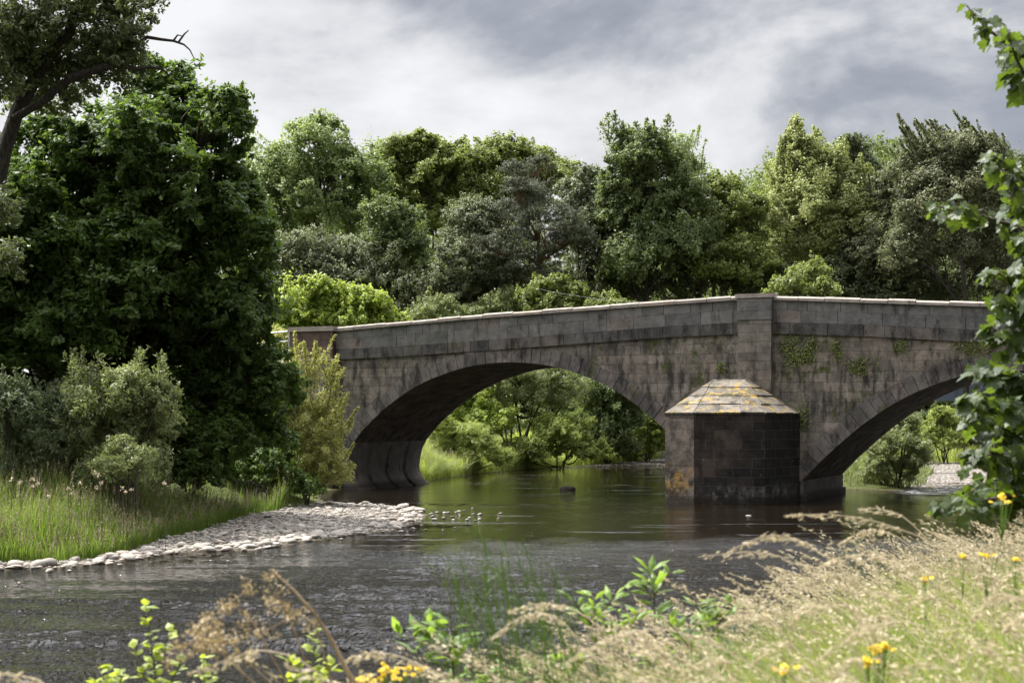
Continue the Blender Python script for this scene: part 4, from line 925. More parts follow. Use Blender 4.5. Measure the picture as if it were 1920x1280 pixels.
bt('birch_tree', 'thin see-through tree whose pale top shows against the sky behind the tall dark tree', [(1275,290,20,36),(1300,320,22,26),(1260,270,12,14),(1285,350,34,30)], 110, .22, 2600, 'pale', 1280, 110, clump=.3, inner=.15, shoots=upshoots(1250, 1320, 270, 330, 110, 16, 1.5, jr), per_m=40, spread=.5)
bt('hazel_tree', 'mid-green rounded tree between the tall dark tree and the light poplar', [(1350,360,38,34),(1340,420,50,60),(1390,440,50,60),(1360,500,70,60),(1420,520,50,40),(1410,400,30,40),(1320,480,40,60)], 103, .26, 26000, 'maple', 1365, 111)
psh = [gw([(1490 + dx, 330), (1488 + dx * .8, 280), (1486 + dx * .6, 225 + abs(dx) * .9)], 106) for dx in (-34, -20, -10, 0, 12, 24, 40, 60, 80)] + upshoots(1450, 1640, 300, 420, 106, 40, 2.0, jr, (-.1, 0))
bt('poplar_tree', 'tall light-coloured poplar with a pointed top and shimmering leaves', [(1492,245,12,26),(1498,280,22,36),(1515,320,34,44),(1478,345,34,46),(1560,310,24,34),(1555,350,40,46),(1520,390,60,60),(1595,370,30,50),(1465,410,34,56),(1600,420,44,60),(1540,460,80,66),(1480,490,50,60),(1620,480,40,60),(1530,265,12,22),(1578,285,12,22)], 106, .24, 46000, 'poplar', 1525, 112, shoots=psh, per_m=120, spread=.5, clump=.24)
bt('lime_tree', 'darker rounded tree top peeping out behind the light poplar', [(1600,295,30,38),(1615,330,32,40),(1590,270,18,18)], 135, .32, 6000, 'ash', 1605, 113)
bt('poplar_sapling', 'young poplar filling the gap between the two tall poplars', [(1660,380,30,50),(1680,440,50,60),(1640,500,60,60),(1700,500,60,50)], 104, .24, 22000, 'darkpoplar', 1670, 114, shoots=upshoots(1630, 1710, 330, 400, 104, 20, 1.8, jr, (-.15, 0)), per_m=110)
wsh = []
for x in (1690,1705,1722,1745,1765,1785,1800,1818,1835,1850,1866,1875):
    top = {1690:225,1705:228,1722:222,1745:222,1765:232,1785:228,1800:212,1818:218,1835:225,1850:235,1866:240,1875:255}[x]
    for k in range(2):
        wsh.append(gw([(x + 45 + jr.uniform(-8, 8), top + 130), (x + 30 + jr.uniform(-6, 6), top + 60), (x - 8 + jr.uniform(-6, 6), top + jr.uniform(-6, 16))], 99 + jr.uniform(-1.5, 1.5)))
bt('poplar_tree', 'windswept dark poplar whose shoots all lean to the left, near the right edge', [(1740,330,60,45),(1810,320,60,50),(1780,390,90,70),(1860,380,55,70),(1720,400,40,50),(1760,470,90,60),(1860,480,70,70),(1910,420,40,80),(1700,480,40,50),(1920,520,60,50),(1790,290,50,30)], 99, .22, 50000, 'darkpoplar', 1800, 115, shoots=wsh + upshoots(1690, 1890, 270, 330, 99, 70, 2.0, jr, (-.55, .3)), per_m=95, spread=.40, clump=.24, barkm='barkdark')
bt('poplar_tree', 'tree at the right edge of the wood behind the foreground sycamore leaves', [(1960,380,60,80),(2000,480,80,80),(1940,500,50,60),(2060,400,60,90)], 101, .26, 16000, 'alder', 1980, 116)
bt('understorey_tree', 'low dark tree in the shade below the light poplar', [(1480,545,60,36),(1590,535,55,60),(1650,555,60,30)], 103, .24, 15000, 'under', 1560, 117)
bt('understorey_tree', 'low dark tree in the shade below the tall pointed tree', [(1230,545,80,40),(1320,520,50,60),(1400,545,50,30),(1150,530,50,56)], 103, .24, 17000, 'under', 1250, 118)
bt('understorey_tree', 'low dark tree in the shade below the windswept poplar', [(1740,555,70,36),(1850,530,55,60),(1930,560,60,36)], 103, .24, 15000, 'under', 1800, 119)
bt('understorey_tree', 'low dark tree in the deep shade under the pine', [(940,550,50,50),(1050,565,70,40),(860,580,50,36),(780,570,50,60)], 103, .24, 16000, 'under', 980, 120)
# bushes just behind the parapet
def bush(name, label, L_, Y, leaf, n, mat, px, sd, **k):
    if 780 < px < 1200: Y *= 1.22; leaf *= 1.15
    return tree(name, label, 'bush', LB(L_, Y, .8, sd), leaf, n, M[mat], at(px, Y), .1, k.pop('barkm', 'bark'), sd, 'bushes behind the parapet', stems=4, **k)
bush('hazel_bush', 'bright yellow-green rounded bush behind the left end of the parapet', [(620,575,50,46),(570,590,50,44),(680,590,50,40),(720,605,40,28),(540,610,45,40),(600,545,35,22),(650,620,80,35),(680,560,30,20),(520,640,30,30)], 86, .26, 17000, 'lime', 625, 130, clump=.24)
bush('hazel_bush', 'rounded green bush behind the middle of the parapet', [(1045,550,40,30),(1010,560,35,30),(1075,560,34,26),(1040,580,60,24)], 92, .22, 8000, 'maple', 1045, 131, clump=.24)
bush('elder_bush', 'small bush behind the parapet, third from the left', [(1140,565,24,16),(1160,575,20,14),(1120,578,26,14)], 90, .2, 2600, 'maple', 1140, 132)
bush('willow_bush', 'pale feathery bush behind the parapet beside the bright hazel', [(820,575,32,26),(850,590,50,20),(790,595,26,22)], 94, .2, 4600, 'willow', 825, 133, narrow=.3)
bush('willow_bush', 'pale feathery bush left of the rounded green hazel', [(930,570,30,20),(970,560,28,26),(900,590,40,14),(985,575,24,24)], 94, .2, 4600, 'willow', 940, 134, narrow=.3)
bush('ash_sapling', 'light green sapling below the light poplar, just above the coping', [(1515,525,40,30),(1480,540,40,22),(1545,545,26,20)], 90, .2, 5000, 'maple', 1510, 135)
bush('willow_bush', 'pale bush beside the railing at the far left of the road', [(500,650,40,30),(470,680,40,30),(530,640,24,20)], 80, .2, 4200, 'goldwillow', 500, 136, narrow=.35)

# trees and bushes seen through the arches
def ab(name, label, cat, L_, Y, leaf, n, mat, px, sd, **k):
    return tree(name, label, cat, LB(L_, Y, .8, sd), leaf, int(n * 1.5), M[mat], at(px, Y), k.pop('tr', .12), k.pop('barkm', 'barkdark'), sd, 'greenery seen through the arches', **k)
ab('spreading_willow', 'spreading many-stemmed willow framed by the left arch', 'tree', [(900,735,50,38),(960,715,70,40),(1030,715,60,40),(1000,750,60,28),(1060,750,40,34),(930,765,26,18),(980,690,80,26)], 99, .2, 14000, 'willow', 975, 140, stems=7, narrow=.35, tr=.22, trunk_top=PX(975, 720, 99))
ab('dark_bush', 'dark rounded bush right of the spreading willow under the left arch', 'bush', [(1130,760,50,50),(1170,790,45,40),(1130,820,60,35),(1180,740,40,40),(1100,730,40,34),(1170,845,40,18)], 105.5, .2, 14000, 'alder', 1140, 141, stems=5)
ab('riverside_bush', 'low green bush at the foot of the spreading willow', 'bush', [(1040,820,45,34),(1075,845,40,26),(1000,850,40,24),(1080,800,30,25),(960,850,30,26),(1120,850,30,20)], 97, .16, 15000, 'meadow', 1045, 142, stems=5)
ab('riverside_bush', 'bright bush behind the meadow plants under the left arch', 'bush', [(870,770,45,40),(910,800,50,36),(850,810,40,40),(830,760,34,36)], 97, .2, 10000, 'lime', 880, 143, stems=5)
ab('riverside_bush', 'sunlit low bush beside the cutwater under the left arch', 'bush', [(1210,815,34,26),(1240,835,30,24),(1190,843,34,16),(1225,795,26,20)], 108, .2, 8000, 'meadow', 1215, 144, stems=5)
ab('riverside_bush', 'tall pale bush filling the top of the left arch', 'bush', [(1090,700,50,50),(1150,700,50,40),(1000,680,80,30),(1220,740,50,40),(880,700,60,40),(1240,780,50,36),(1100,780,90,60),(1230,830,60,40),(960,780,80,50),(860,770,60,60),(1020,840,70,40)], 114, .26, 34000, 'pale', 1100, 145, stems=5)
ab('willow_bush', 'drooping willow bush standing in the water edge under the right arch', 'bush', [(1690,820,36,40),(1660,850,40,40),(1720,855,28,34),(1680,885,40,28),(1640,890,26,26),(1700,790,26,18)], 72.5, .14, 15000, 'willow', 1680, 146, stems=6, narrow=.32)
ab('riverside_bush', 'bright feathery bush above the pink gravel under the right arch', 'bush', [(1770,800,30,30),(1750,825,30,26),(1790,830,22,20),(1765,775,20,12)], 104, .2, 8000, 'meadow', 1770, 147, stems=5, narrow=.35)
ab('dark_bush', 'dark bush behind the gravel at the right end of the right arch', 'bush', [(1830,800,40,40),(1870,790,50,50),(1850,760,60,30),(1900,820,40,30)], 118, .24, 12000, 'alder', 1850, 148, stems=5)
ab('dark_bush', 'shaded bush below the steel bridge behind the right arch', 'bush', [(1730,770,40,26),(1790,755,50,26),(1700,745,40,30),(1650,800,40,40),(1860,740,50,20),(1750,810,120,40),(1850,850,90,20),(1620,850,40,50)], 130, .26, 24000, 'alder', 1760, 149, stems=5)
ab('meadow_bush', 'rounded mound of pale leafy plants nearest the water under the left arch', 'bush', [(830,840,36,40),(860,860,40,30),(900,850,40,36),(940,865,26,22),(820,800,26,30),(880,820,36,26)], 90, .15, 15000, 'meadow', 870, 150, stems=5, narrow=.4, tr=.05)
grass_field('meadow_plants', 'dense pale flowering plants on the bank seen through the left arch', [(-4,80),(-3.0,84.5),(-.8,91.5),(.6,95.6),(1.2,99),(-8,99),(-10,84)], 20000, 1.25, .035, M['meadow'], 33, M['cream'], 900, headlen=.12, hvar=.5, curl=.9)
grass_field('riverside_plants', 'green plants along the far water edge under the left arch', [(.4,95.6),(4.9,103.2),(10.6,112),(10,118),(2,112),(-1,101)], 15000, 1.15, .04, M['meadow'], 34, hvar=.5, curl=.8)
grass_field('riverside_plants', 'green plants on the small point behind the central pier', [(14.5,74),(15.6,72.2),(18,71.2),(20,75),(24,88),(26,104),(20,112),(14,100)], 11000, .7, .035, M['shade'], 35, hvar=.5, curl=.8)
grass_field('riverside_plants', 'green plants behind the gravel under the right arch', [(27,112),(30,104),(46,104),(46,125),(27,125)], 7000, 1.0, .06, M['meadow'], 36)
# dark wood closing the view far behind, and the wooded hill
def wood(name, label, P, hs, leaf, per, mat, seed):
    r = np.random.RandomState(seed); z = terrain(P[:, 0], P[:, 1])[0]; L_ = []
    for (x, y), h, g in zip(P, hs, z): L_.append((np.array([x, y, g + h * .55]), np.array([h * .36, h * .36, h * .5])))
    V, Q, v, _ = crown(L_, leaf, int(per * len(L_)), seed, .25)
    tag(mesh_np(name, V, Q, mat, attr=v), label, kind='stuff')
r = np.random.RandomState(12); n = 34
xs_ = np.linspace(-48, 75, n) + r.uniform(-1, 1, n); P = np.stack([xs_ * 1.2, 168 + r.uniform(-8, 8, n)], 1)
wood('distant_wood', 'dark distant wood closing the view behind the trees', P, r.uniform(20, 26, n) * (1 - .3 * ((xs_ > 0) & (xs_ < 34))), .55, 3600, M['alder'], 13)
P = np.stack([r.uniform(20, 135, 150), r.uniform(265, 340, 150)], 1); wood('hill_wood', 'trees covering the distant hill on the right', P, r.uniform(9, 13, 150), .9, 420, M['alder'], 14)

# weeds rooted in the bridge face
for k, (px, py, rx, ry, n) in enumerate(((1482,655,20,30,420),(1520,650,16,26,300),(1568,655,12,24,260),(1690,650,14,14,160),(1505,672,22,14,260),(1610,688,22,20,240),(1820,650,34,20,420),(1355,690,12,14,120),(1500,780,18,30,300),(1350,730,0,0,0))):
    if not n: continue
    p = on_plane(px, py, -.05); r = np.random.RandomState(k + 60); sx = rx / F * 62; sz = ry / F * 62
    C = np.stack([p[0] + r.normal(size=n) * sx * .5, -.02 - np.abs(r.normal(size=n)) * .05, p[2] + r.normal(size=n) * sz * .5], 1)
    C[:, 0] += np.sin(C[:, 2] * 9) * .08
    V, Q = quads(C, r.normal(size=(n, 3)) * .5 + np.array([0, -1, .5]), .07, .05)
    c, s = math.cos(-TH), math.sin(-TH); V = np.stack([V[:, 0] * c - V[:, 1] * s + B0[0], V[:, 0] * s + V[:, 1] * c + B0[1], V[:, 2]], 1)
    names = ['green weed trailing down the wall just right of the central pilaster', 'second green weed right of the central pilaster', 'hanging weed on the wall left of the right arch crown', 'small weed high on the wall above the right arch', 'low spreading weed below the first wall weed', 'faint moss weed in the middle of the right spandrel', 'dark weed with pale specks near the sycamore leaves', 'small weed left of the central pilaster', 'weed growing where the cutwater cap meets the wall']
    O = V.mean(0); root = empty('wall_weed', tuple(O)); tag(root, names[k], 'weed', 'weeds rooted in the bridge wall')
    mesh_np('leaves', V - O, Q, M['ivy'], root, r.rand(n)); a = Acc()
    for q in V[::max(4, len(V) // 14)]: a.tube([(0, 0, 0), (q - O) * (.5, .5, .6), q - O], .006, 3)
    a.build('stem', M['twig'], root)

# ------------------------------------------------------------------ near bank: grass, weeds, flowers
def grass_top(x, y, j):
    """height the near grass may reach: it grows shorter towards the edge of the bank and on the upstream side"""
    u = 960 + F * x / np.maximum(y, .5); yl = np.interp(u, [600, 850, 1000, 1150, 1300, 1450, 1600, 1700, 1800, 1920], [1330, 1275, 1235, 1200, 1165, 1130, 1085, 1040, 1000, 975]) + j
    return CZ - (yl - H0) / F * y
nearpoly = [(-.9,3.0),(-.45,4.0),(.2,5.2),(.95,6.6),(1.6,8.2),(2.6,10.5),(5.5,14),(7,11),(5,7),(3.2,4),(1.6,2.3),(.2,2.2)]
grass_field('foreground_grass', 'sunlit grass on the near bank at the lower right', nearpoly, 44000, .74, .0058, M['fgrass'], 51, lean=(-.4, .05), curl=.8, hvar=.4)
grass_field('bank_slope_grass', 'grass on the slope of the near bank', [(-.9,3.2),(.2,5.4),(1.6,8.6),(2.6,11),(6,20),(14,34),(20,44),(24,44),(14,20),(7,11),(5.5,14),(2.6,10.5)], 16000, .55, .012, M['fgrass'], 52, lean=(-.2, 0), curl=.5)
def plume(r, base, h, lean, plen, droop, nsp=44, spk=.011, pdir=-1.0):
    """a stem that arches over to one side and carries drooping spikelets along its last part"""
    t = np.linspace(0, 1, 16); dx = pdir * lean * t ** 2.2; dz = h * (t - droop * t ** 4)
    P = base + np.stack([dx, r.normal() * .12 * t ** 2, dz], 1)
    i0 = 1 - plen; tt = r.uniform(i0, 1.0, nsp); f = tt * 15; k = np.minimum(f.astype(int), 14); fr = (f - k)[:, None]
    C = P[k] * (1 - fr) + P[k + 1] * fr; T = unit(P[k + 1] - P[k]); env = np.sin(np.pi * np.clip((tt - i0) / plen * .9 + .08, 0, 1))
    off = r.normal(size=(nsp, 3)) * .011 * env[:, None] * (h / .9); off[:, 2] -= .008 * env
    V, Q = quads(C + off, r.normal(size=(nsp, 3)), spk * 1.9 * r.uniform(.7, 1.3, nsp), spk * .55, T * 3)
    return P, V, Q
r = np.random.RandomState(88)
def near_base(n, poly, sd): P = scatter(poly, n, sd); z = terrain(P[:, 0], P[:, 1])[0]; return P, z
P, z = near_base(5200, nearpoly, 55); kp = clumpnoise(P, 1.9, 3) + .35 * rs.normal(size=len(P)) > .54; P, z = P[kp], z[kp]; a = Acc(); VV, QQ, off = [], [], 0
for (x, y), zz_ in zip(P, z):
    hh = min(r.uniform(.66, .92), (grass_top(x, y, r.exponential(40) - 24 - 60 * (r.rand() < .07)) - zz_) * 1.12)
    if hh < .2: continue
    S, V, Q = plume(r, np.array([x, y, zz_]), hh, r.uniform(.2, .6), r.uniform(.22, .34), r.uniform(.08, .25), r.randint(24, 60), r.uniform(.008, .0135))
    a.tube(S[::3], np.linspace(.0012, .0006, 6), 3, r.rand() * .6); VV.append(V); QQ.append(Q + off); off += len(V)
so = a.build('seeding_grass_stems', M['straw']); tag(so, 'thin straw-coloured stems in the near-bank grass', kind='stuff')
tag(mesh_np('seeding_grass', np.concatenate(VV), np.concatenate(QQ), M['straw'], attr=r.rand(off // 4)), 'pale drooping seed heads covering the near-bank grass', kind='stuff')
# the distinct plumes that arch out over the water
def px_plume(pts, Y, label, seed, plen=.5, n=90, spk=.014, mat='straw', thick=.0018):
    r = np.random.RandomState(seed); K_ = np.array([PX(x, y, Y + .05 * k) for k, (x, y) in enumerate(pts)])
    u = np.linspace(0, 1, len(K_)); t = np.linspace(0, 1, 22); Pp = np.stack([np.interp(t, u, K_[:, c]) for c in range(3)], 1); 
    for _ in range(3): Pp[1:-1] = .25 * Pp[:-2] + .5 * Pp[1:-1] + .25 * Pp[2:]
    g = gz(K_[0][0], K_[0][1]); O = np.array([K_[0][0], K_[0][1], g]); root = empty('grass_plume', tuple(O)); tag(root, label, 'grass stem', 'grass plumes arching over the water')
    full = np.concatenate([[O], Pp]); a = Acc(); a.tube(full - O, np.linspace(thick, .0007, len(full)), 4, .3); a.build('stem', M['straw'], root)
    tt = r.uniform(1 - plen, 1, n); f = tt * 21; k = np.minimum(f.astype(int), 20); C = Pp[k] + (Pp[k + 1] - Pp[k]) * (f - k)[:, None]; T = unit(Pp[k + 1] - Pp[k])
    env = np.sin(np.pi * np.clip((tt - 1 + plen) / plen * .93 + .05, 0, 1)) ** .6; n_ = n; o = r.normal(size=(n, 3)) * .0055 * env[:, None]; o[:, 2] -= r.uniform(0, .016, n) * env
    V, Q = quads(C + o, r.normal(size=(n, 3)), spk * 1.5 * r.uniform(.7, 1.2, n), spk * .38, T * 3 + np.array([0, 0, -.6])); mesh_np('seed_head', V - O, Q, M['straw'], root, r.rand(n))
px_plume([(1860,1085),(1740,1010),(1640,975),(1560,963),(1472,966)], 4.6, 'topmost long grass plume arching left over the dark water', 1, .62, 130)
px_plume([(1610,1110),(1560,1050),(1500,1010),(1440,1000),(1370,1030)], 4.4, 'strongly curved grass plume bending down in front of the dark reflection', 2, .62, 120)
px_plume([(1640,1160),(1560,1120),(1500,1060),(1460,1040),(1400,1032),(1308,1044)], 4.4, 'lowest thin grass plume reaching farthest left towards the cutwater reflection', 3, .4, 60)
px_plume([(1760,1090),(1700,1015),(1660,995),(1620,992),(1572,1020)], 4.8, 'grass plume curling down beside the right arch reflection', 4, .55, 90)
px_plume([(1780,1060),(1720,990),(1690,965),(1650,952),(1612,954)], 5.2, 'small grass plume above the others near the riffle', 5, .5, 60)
px_plume([(1790,1130),(1700,1060),(1640,1040),(1580,1042),(1535,1062)], 4.7, 'thick short grass plume just above the seeding grass', 6, .6, 100)
px_plume([(1120,1280),(1080,1190),(1040,1150),(980,1150),(915,1200)], 4.0, 'arching grass plume in front of the rippled water at centre', 7, .6, 110)
px_plume([(1180,1240),(1110,1160),(1060,1135),(1010,1130),(955,1145)], 4.1, 'upper pale plume above the arching centre plume', 8, .5, 80)
px_plume([(1500,1300),(1330,1200),(1240,1175),(1150,1190),(1060,1240)], 3.6, 'long blurred plume low in the middle foreground', 9, .5, 80)
px_plume([(1900,1290),(1760,1180),(1680,1160),(1600,1185),(1530,1240)], 3.6, 'large plume crossing the seeding grass at lower right', 10, .5, 90)
px_plume([(640,1300),(560,1230),(480,1215),(420,1240),(350,1262)], 3.6, 'blurred plume low at the bottom left of centre', 11, .5, 70)
px_plume([(120,1310),(70,1272),(20,1262),(-30,1262)], 3.4, 'plume tip in the bottom left corner', 12, .7, 60)
rr_ = np.random.RandomState(17)
for k, (x, y, lb) in enumerate(((1480,1130,'plume leaning over the water just right of the creamy-topped weed'),(1590,1150,'plume in the thick of the seeding grass below the strongly curved one'),(1700,1110,'plume in the upper middle of the seeding grass'),(1820,1110,'plume below the tiny ragwort on the right'),(1410,1200,'plume leaning left low in the middle of the bank'),(1560,1230,'plume between the two lower ragworts'),(1790,1210,'plume at the lower right of the seeding grass'),(1880,1150,'plume against the right edge of the grass'),(1290,1230,'plume in front of the leafy weeds'),(1680,1240,'plume just right of the lower ragwort pair'),(1350,1150,'plume beside the creamy-topped weed'),(1860,1060,'plume just under the sycamore leaves'))):
    w = rr_.uniform(90, 160); hgt_ = rr_.uniform(20, 60)
    px_plume([(x + w + 40, y + 160), (x + w, y + 60), (x + w * .6, y + 8), (x + w * .3, y), (x, y + hgt_)], rr_.uniform(3.4, 4.6), lb, 40 + k, .5, int(rr_.uniform(60, 110)))
px_plume([(860,1290),(800,1250),(740,1225),(690,1222),(640,1240)], 3.8, 'plume beside the yellow flowers at the bottom', 13, .5, 70)

def leafy(name, label, cat, stems, Y, leaf, nper, mat, seed, group=None, width=.5, thick=.004, stemmat='twig', up=.5, spread=.0):
    """stems in photo points; leaves in pairs along every stem, each leaf a folded pointed blade"""
    r = np.random.RandomState(seed); x0, y0 = stems[0][0]; b = PX(x0, y0, Y); g = gz(b[0], b[1]); O = np.array([b[0], b[1], g]); root = empty(name, tuple(O)); tag(root, label, cat, group)
    a = Acc(); VV, QQ, AA, off = [], [], [], 0
    for si, st in enumerate(stems):
        P = np.array([PX(x, y, Y + r.uniform(-.06, .06)) for x, y in st]); P0 = P
        if si == 0: P = np.concatenate([[O], P])
        a.tube(P - O, np.linspace(thick, thick * .3, len(P)), 5)
        n = nper if not isinstance(nper, (list, tuple)) else nper[si]
        t = (np.arange(n) + r.uniform(0, .6, n)) / n; f = t * (len(P0) - 1); k = np.minimum(f.astype(int), len(P0) - 2); C = P0[k] + (P0[k + 1] - P0[k]) * (f - k)[:, None]
        for c in C:
            for s in (1, -1):
                ang = r.uniform(0, 2 * np.pi); d = unit(np.array([math.cos(ang) * s, math.sin(ang) * s * .7, up + r.normal() * .3])); L_ = leaf * r.uniform(.6, 1.15); n_ = unit(np.cross(np.cross(d, [0, 0, 1]), d) + r.normal(size=3) * .3); sd = np.cross(d, n_); w = L_ * width * .5
                c2 = c + d * L_ * .12 + r.normal(size=3) * spread
                V = np.array([c2, c2 + d*L_*.25 + sd*w*.75, c2 + d*L_*.55 + sd*w - n_*L_*.03, c2 + d*L_ - n_*L_*.15, c2 + d*L_*.55 - sd*w - n_*L_*.03, c2 + d*L_*.25 - sd*w*.75, c2 + d*L_*.5 + n_*L_*.07 ])
                VV.append(V - O); QQ.append(np.array([(0,1,6,6),(1,2,6,6),(2,3,6,6),(3,4,6,6),(4,5,6,6),(5,0,6,6)])[:, :3] + off); AA += [r.rand()] * 6; off += 7
    mesh_np('leaves', np.concatenate(VV), np.concatenate(QQ), M[mat], root, AA); a.build('stem', M[stemmat], root, smooth=True); return root, O
leafy('alder_sapling', 'young alder sapling with bright round leaves standing tallest at the lower left', 'sapling', [[(300,1320),(290,1260),(283,1200),(272,1130)],[(288,1240),(305,1210),(325,1180)],[(300,1290),(270,1270),(250,1210)],[(305,1300),(330,1260),(345,1235)]], 5.2, .042, [17, 6, 9, 6], 'sapling', 201, 'alder saplings at the lower left', .8)
leafy('alder_sapling', 'low alder sapling in the bottom left corner', 'sapling', [[(215,1330),(205,1290),(180,1245)],[(215,1310),(225,1280),(232,1255)],[(205,1300),(190,1285),(178,1278)]], 5.0, .042, [9, 7, 6], 'sapling', 202, 'alder saplings at the lower left', .8)
leafy('alder_sapling', 'alder sapling among the dried grass left of the yellow flowers', 'sapling', [[(580,1330),(585,1270),(590,1215),(588,1178)],[(575,1290),(550,1250),(540,1235)],[(590,1290),(615,1265),(625,1245)],[(585,1300),(560,1280),(530,1275)]], 4.9, .04, [15, 8, 9, 8], 'sapling', 203, 'alder saplings at the lower left', .8)
leafy('alder_sapling', 'smallest alder sapling, a single twig between the other two', 'sapling', [[(385,1320),(383,1270),(380,1225)],[(384,1290),(395,1270),(400,1262)]], 5.0, .038, [8, 4], 'sapling', 204, 'alder saplings at the lower left', .8)
leafy('nettle_plant', 'leafy upright weed standing clear above the near-bank grass at centre', 'weed', [[(1228,1160),(1226,1110),(1216,1062)],[(1226,1120),(1205,1095),(1180,1090)],[(1226,1115),(1250,1080),(1262,1070)]], 5.6, .085, [8, 3, 3], 'weed', 210, 'leafy weeds in the near-bank grass', .42)
leafy('dock_plant', 'spreading dark green weed left of the arching centre plume', 'weed', [[(850,1240),(820,1200),(795,1165)],[(835,1220),(790,1200),(745,1190)],[(840,1230),(850,1190),(840,1158)],[(850,1250),(800,1240),(765,1215)]], 5.0, .085, [7, 6, 5, 6], 'weed', 211, 'leafy weeds in the near-bank grass', .45)
for k, (x, y, lab) in enumerate(((1110,1110,'pale green weed tip beside the thin wispy stems'),(1050,1230,'reddish-stemmed weed low in the centre foreground'),(1340,1120,'creamy-topped weed at the middle of the near bank'),(950,1240,'low weed between the dark weed and the arching plume'),(1290,1150,'weed behind the creamy-topped weed'),(880,1265,'weed at the bottom edge right of the yellow flowers'),(1160,1140,'weed just left of the upright nettle'),(1245,1215,'shaded weed under the upright nettle'))):
    leafy('leafy_weed', lab, 'weed', [[(x + 10, y + 120), (x + 5, y + 50), (x, y)], [(x, y + 60), (x - 25, y + 30), (x - 38, y + 10)], [(x + 4, y + 50), (x + 30, y + 25), (x + 42, y + 8)]], 5.0 + .15 * k % .6, .06, [9, 7, 7], 'weed', 220 + k, 'leafy weeds in the near-bank grass', .4)
# wispy thin stems
r = np.random.RandomState(99); a = Acc()
for k in range(75):
    x = r.uniform(850, 1090); h_ = r.uniform(60, 200) * (1.1 - abs(x - 960) / 260); y = r.uniform(1150, 1290); ln = r.uniform(-70, -5)
    Yd = r.uniform(4.3, 5.0); P = np.array([PX(x, y + 60, Yd), PX(x + ln * .3, y - h_ * .4, Yd), PX(x + ln * .8, y - h_ * .8, Yd), PX(x + ln * 1.1, y - h_, Yd)]); a.tube(P, np.linspace(.0014, .0005, 4), 3, r.rand())
    for _ in range(9):
        t = r.uniform(.25, .95) * 3; q = int(min(t, 2)); c = P[q] + (P[q + 1] - P[q]) * (t - q); d = np.array([r.normal() * .03 - .015, r.normal() * .02, r.uniform(.03, .08)]); a.tube([c, c + d * .5, c + d * np.array([.8, 1, 1.05])], [.0009, .0006, .0003], 3, r.rand())
tag(a.build('wispy_stems', M['weed']), 'thin wispy green stems in front of the rippled water', kind='stuff')
# ragwort
def ragwort(px, py, Y, n, w, label, seed):
    r = np.random.RandomState(seed); c = PX(px, py, Y); g = gz(c[0], c[1]); O = np.array([c[0], c[1], g]); root = empty('ragwort', tuple(O)); tag(root, label, 'wild flower', 'yellow ragwort in the near-bank grass')
    a = Acc(); VV, QQ, off = [], [], 0; hub = c + np.array([0, 0, -.16])
    a.tube(bent((0, 0, 0), hub - O, r, 6, .05), np.linspace(.002, .0012, 6), 5)
    for _ in range(n):
        h = c + r.normal(size=3) * w * .8 * np.array([1, .7, .4]); a.tube([hub - O, (hub + h) / 2 - O + np.array([0, 0, -.01]), h - O], [.002, .0012, .001], 4)
        m = 9; ang = np.arange(m) * 2 * np.pi / m; t = unit(np.array([r.normal() * .4, -.5 + r.normal() * .4, 1.])); u = unit(np.cross(t, [1, .2, 0])); v = np.cross(t, u); R_ = .0085
        C = h + (np.cos(ang)[:, None] * u + np.sin(ang)[:, None] * v) * R_ * .6
        V, Q = quads(C, np.repeat(t[None], m, 0) + r.normal(size=(m, 3)) * .15, R_ * 1.1, R_ * .75, (C - h) * 300); VV.append(V - O); QQ.append(Q + off); off += len(V)
        V, Q = quads(np.repeat(h[None], 4, 0) + t * .002, r.normal(size=(4, 3)) + t * 2, .009, .009); VV.append(V - O); QQ.append(Q + off); off += len(V)
    mesh_np('flowers', np.concatenate(VV), np.concatenate(QQ), M['yellow'], root, r.rand(off // 4)); a.build('stem', M['weed'], root)
for k, (px, py, Y, n, w, lab) in enumerate(((740,1262,4.4,26,.038,'large yellow ragwort head at the bottom edge'),(682,1275,4.3,14,.024,'yellow ragwort head left of the large one at the bottom'),(790,1250,4.6,6,.015,'small ragwort bud right of the large yellow head'),(1878,932,5.8,16,.035,'yellow ragwort beside the sycamore leaves at the right edge'),(1650,1215,4.0,12,.022,'ragwort in the lower right middle of the grass'),(1472,1255,3.9,10,.02,'ragwort near the bottom edge, right of centre'),(1735,1084,5.2,6,.016,'small ragwort among the upper seed heads'),(1805,1042,5.4,5,.014,'tiny ragwort just below the sycamore'),(1905,1048,5.2,5,.014,'small ragwort at the right edge of the grass'),(1630,1240,3.9,8,.02,'lower ragwort paired with the one in the right middle'),(1850,1040,5.3,5,.014,'single ragwort floret between two others on the right'))):
    ragwort(px, py, Y, n, w, lab, 300 + k)
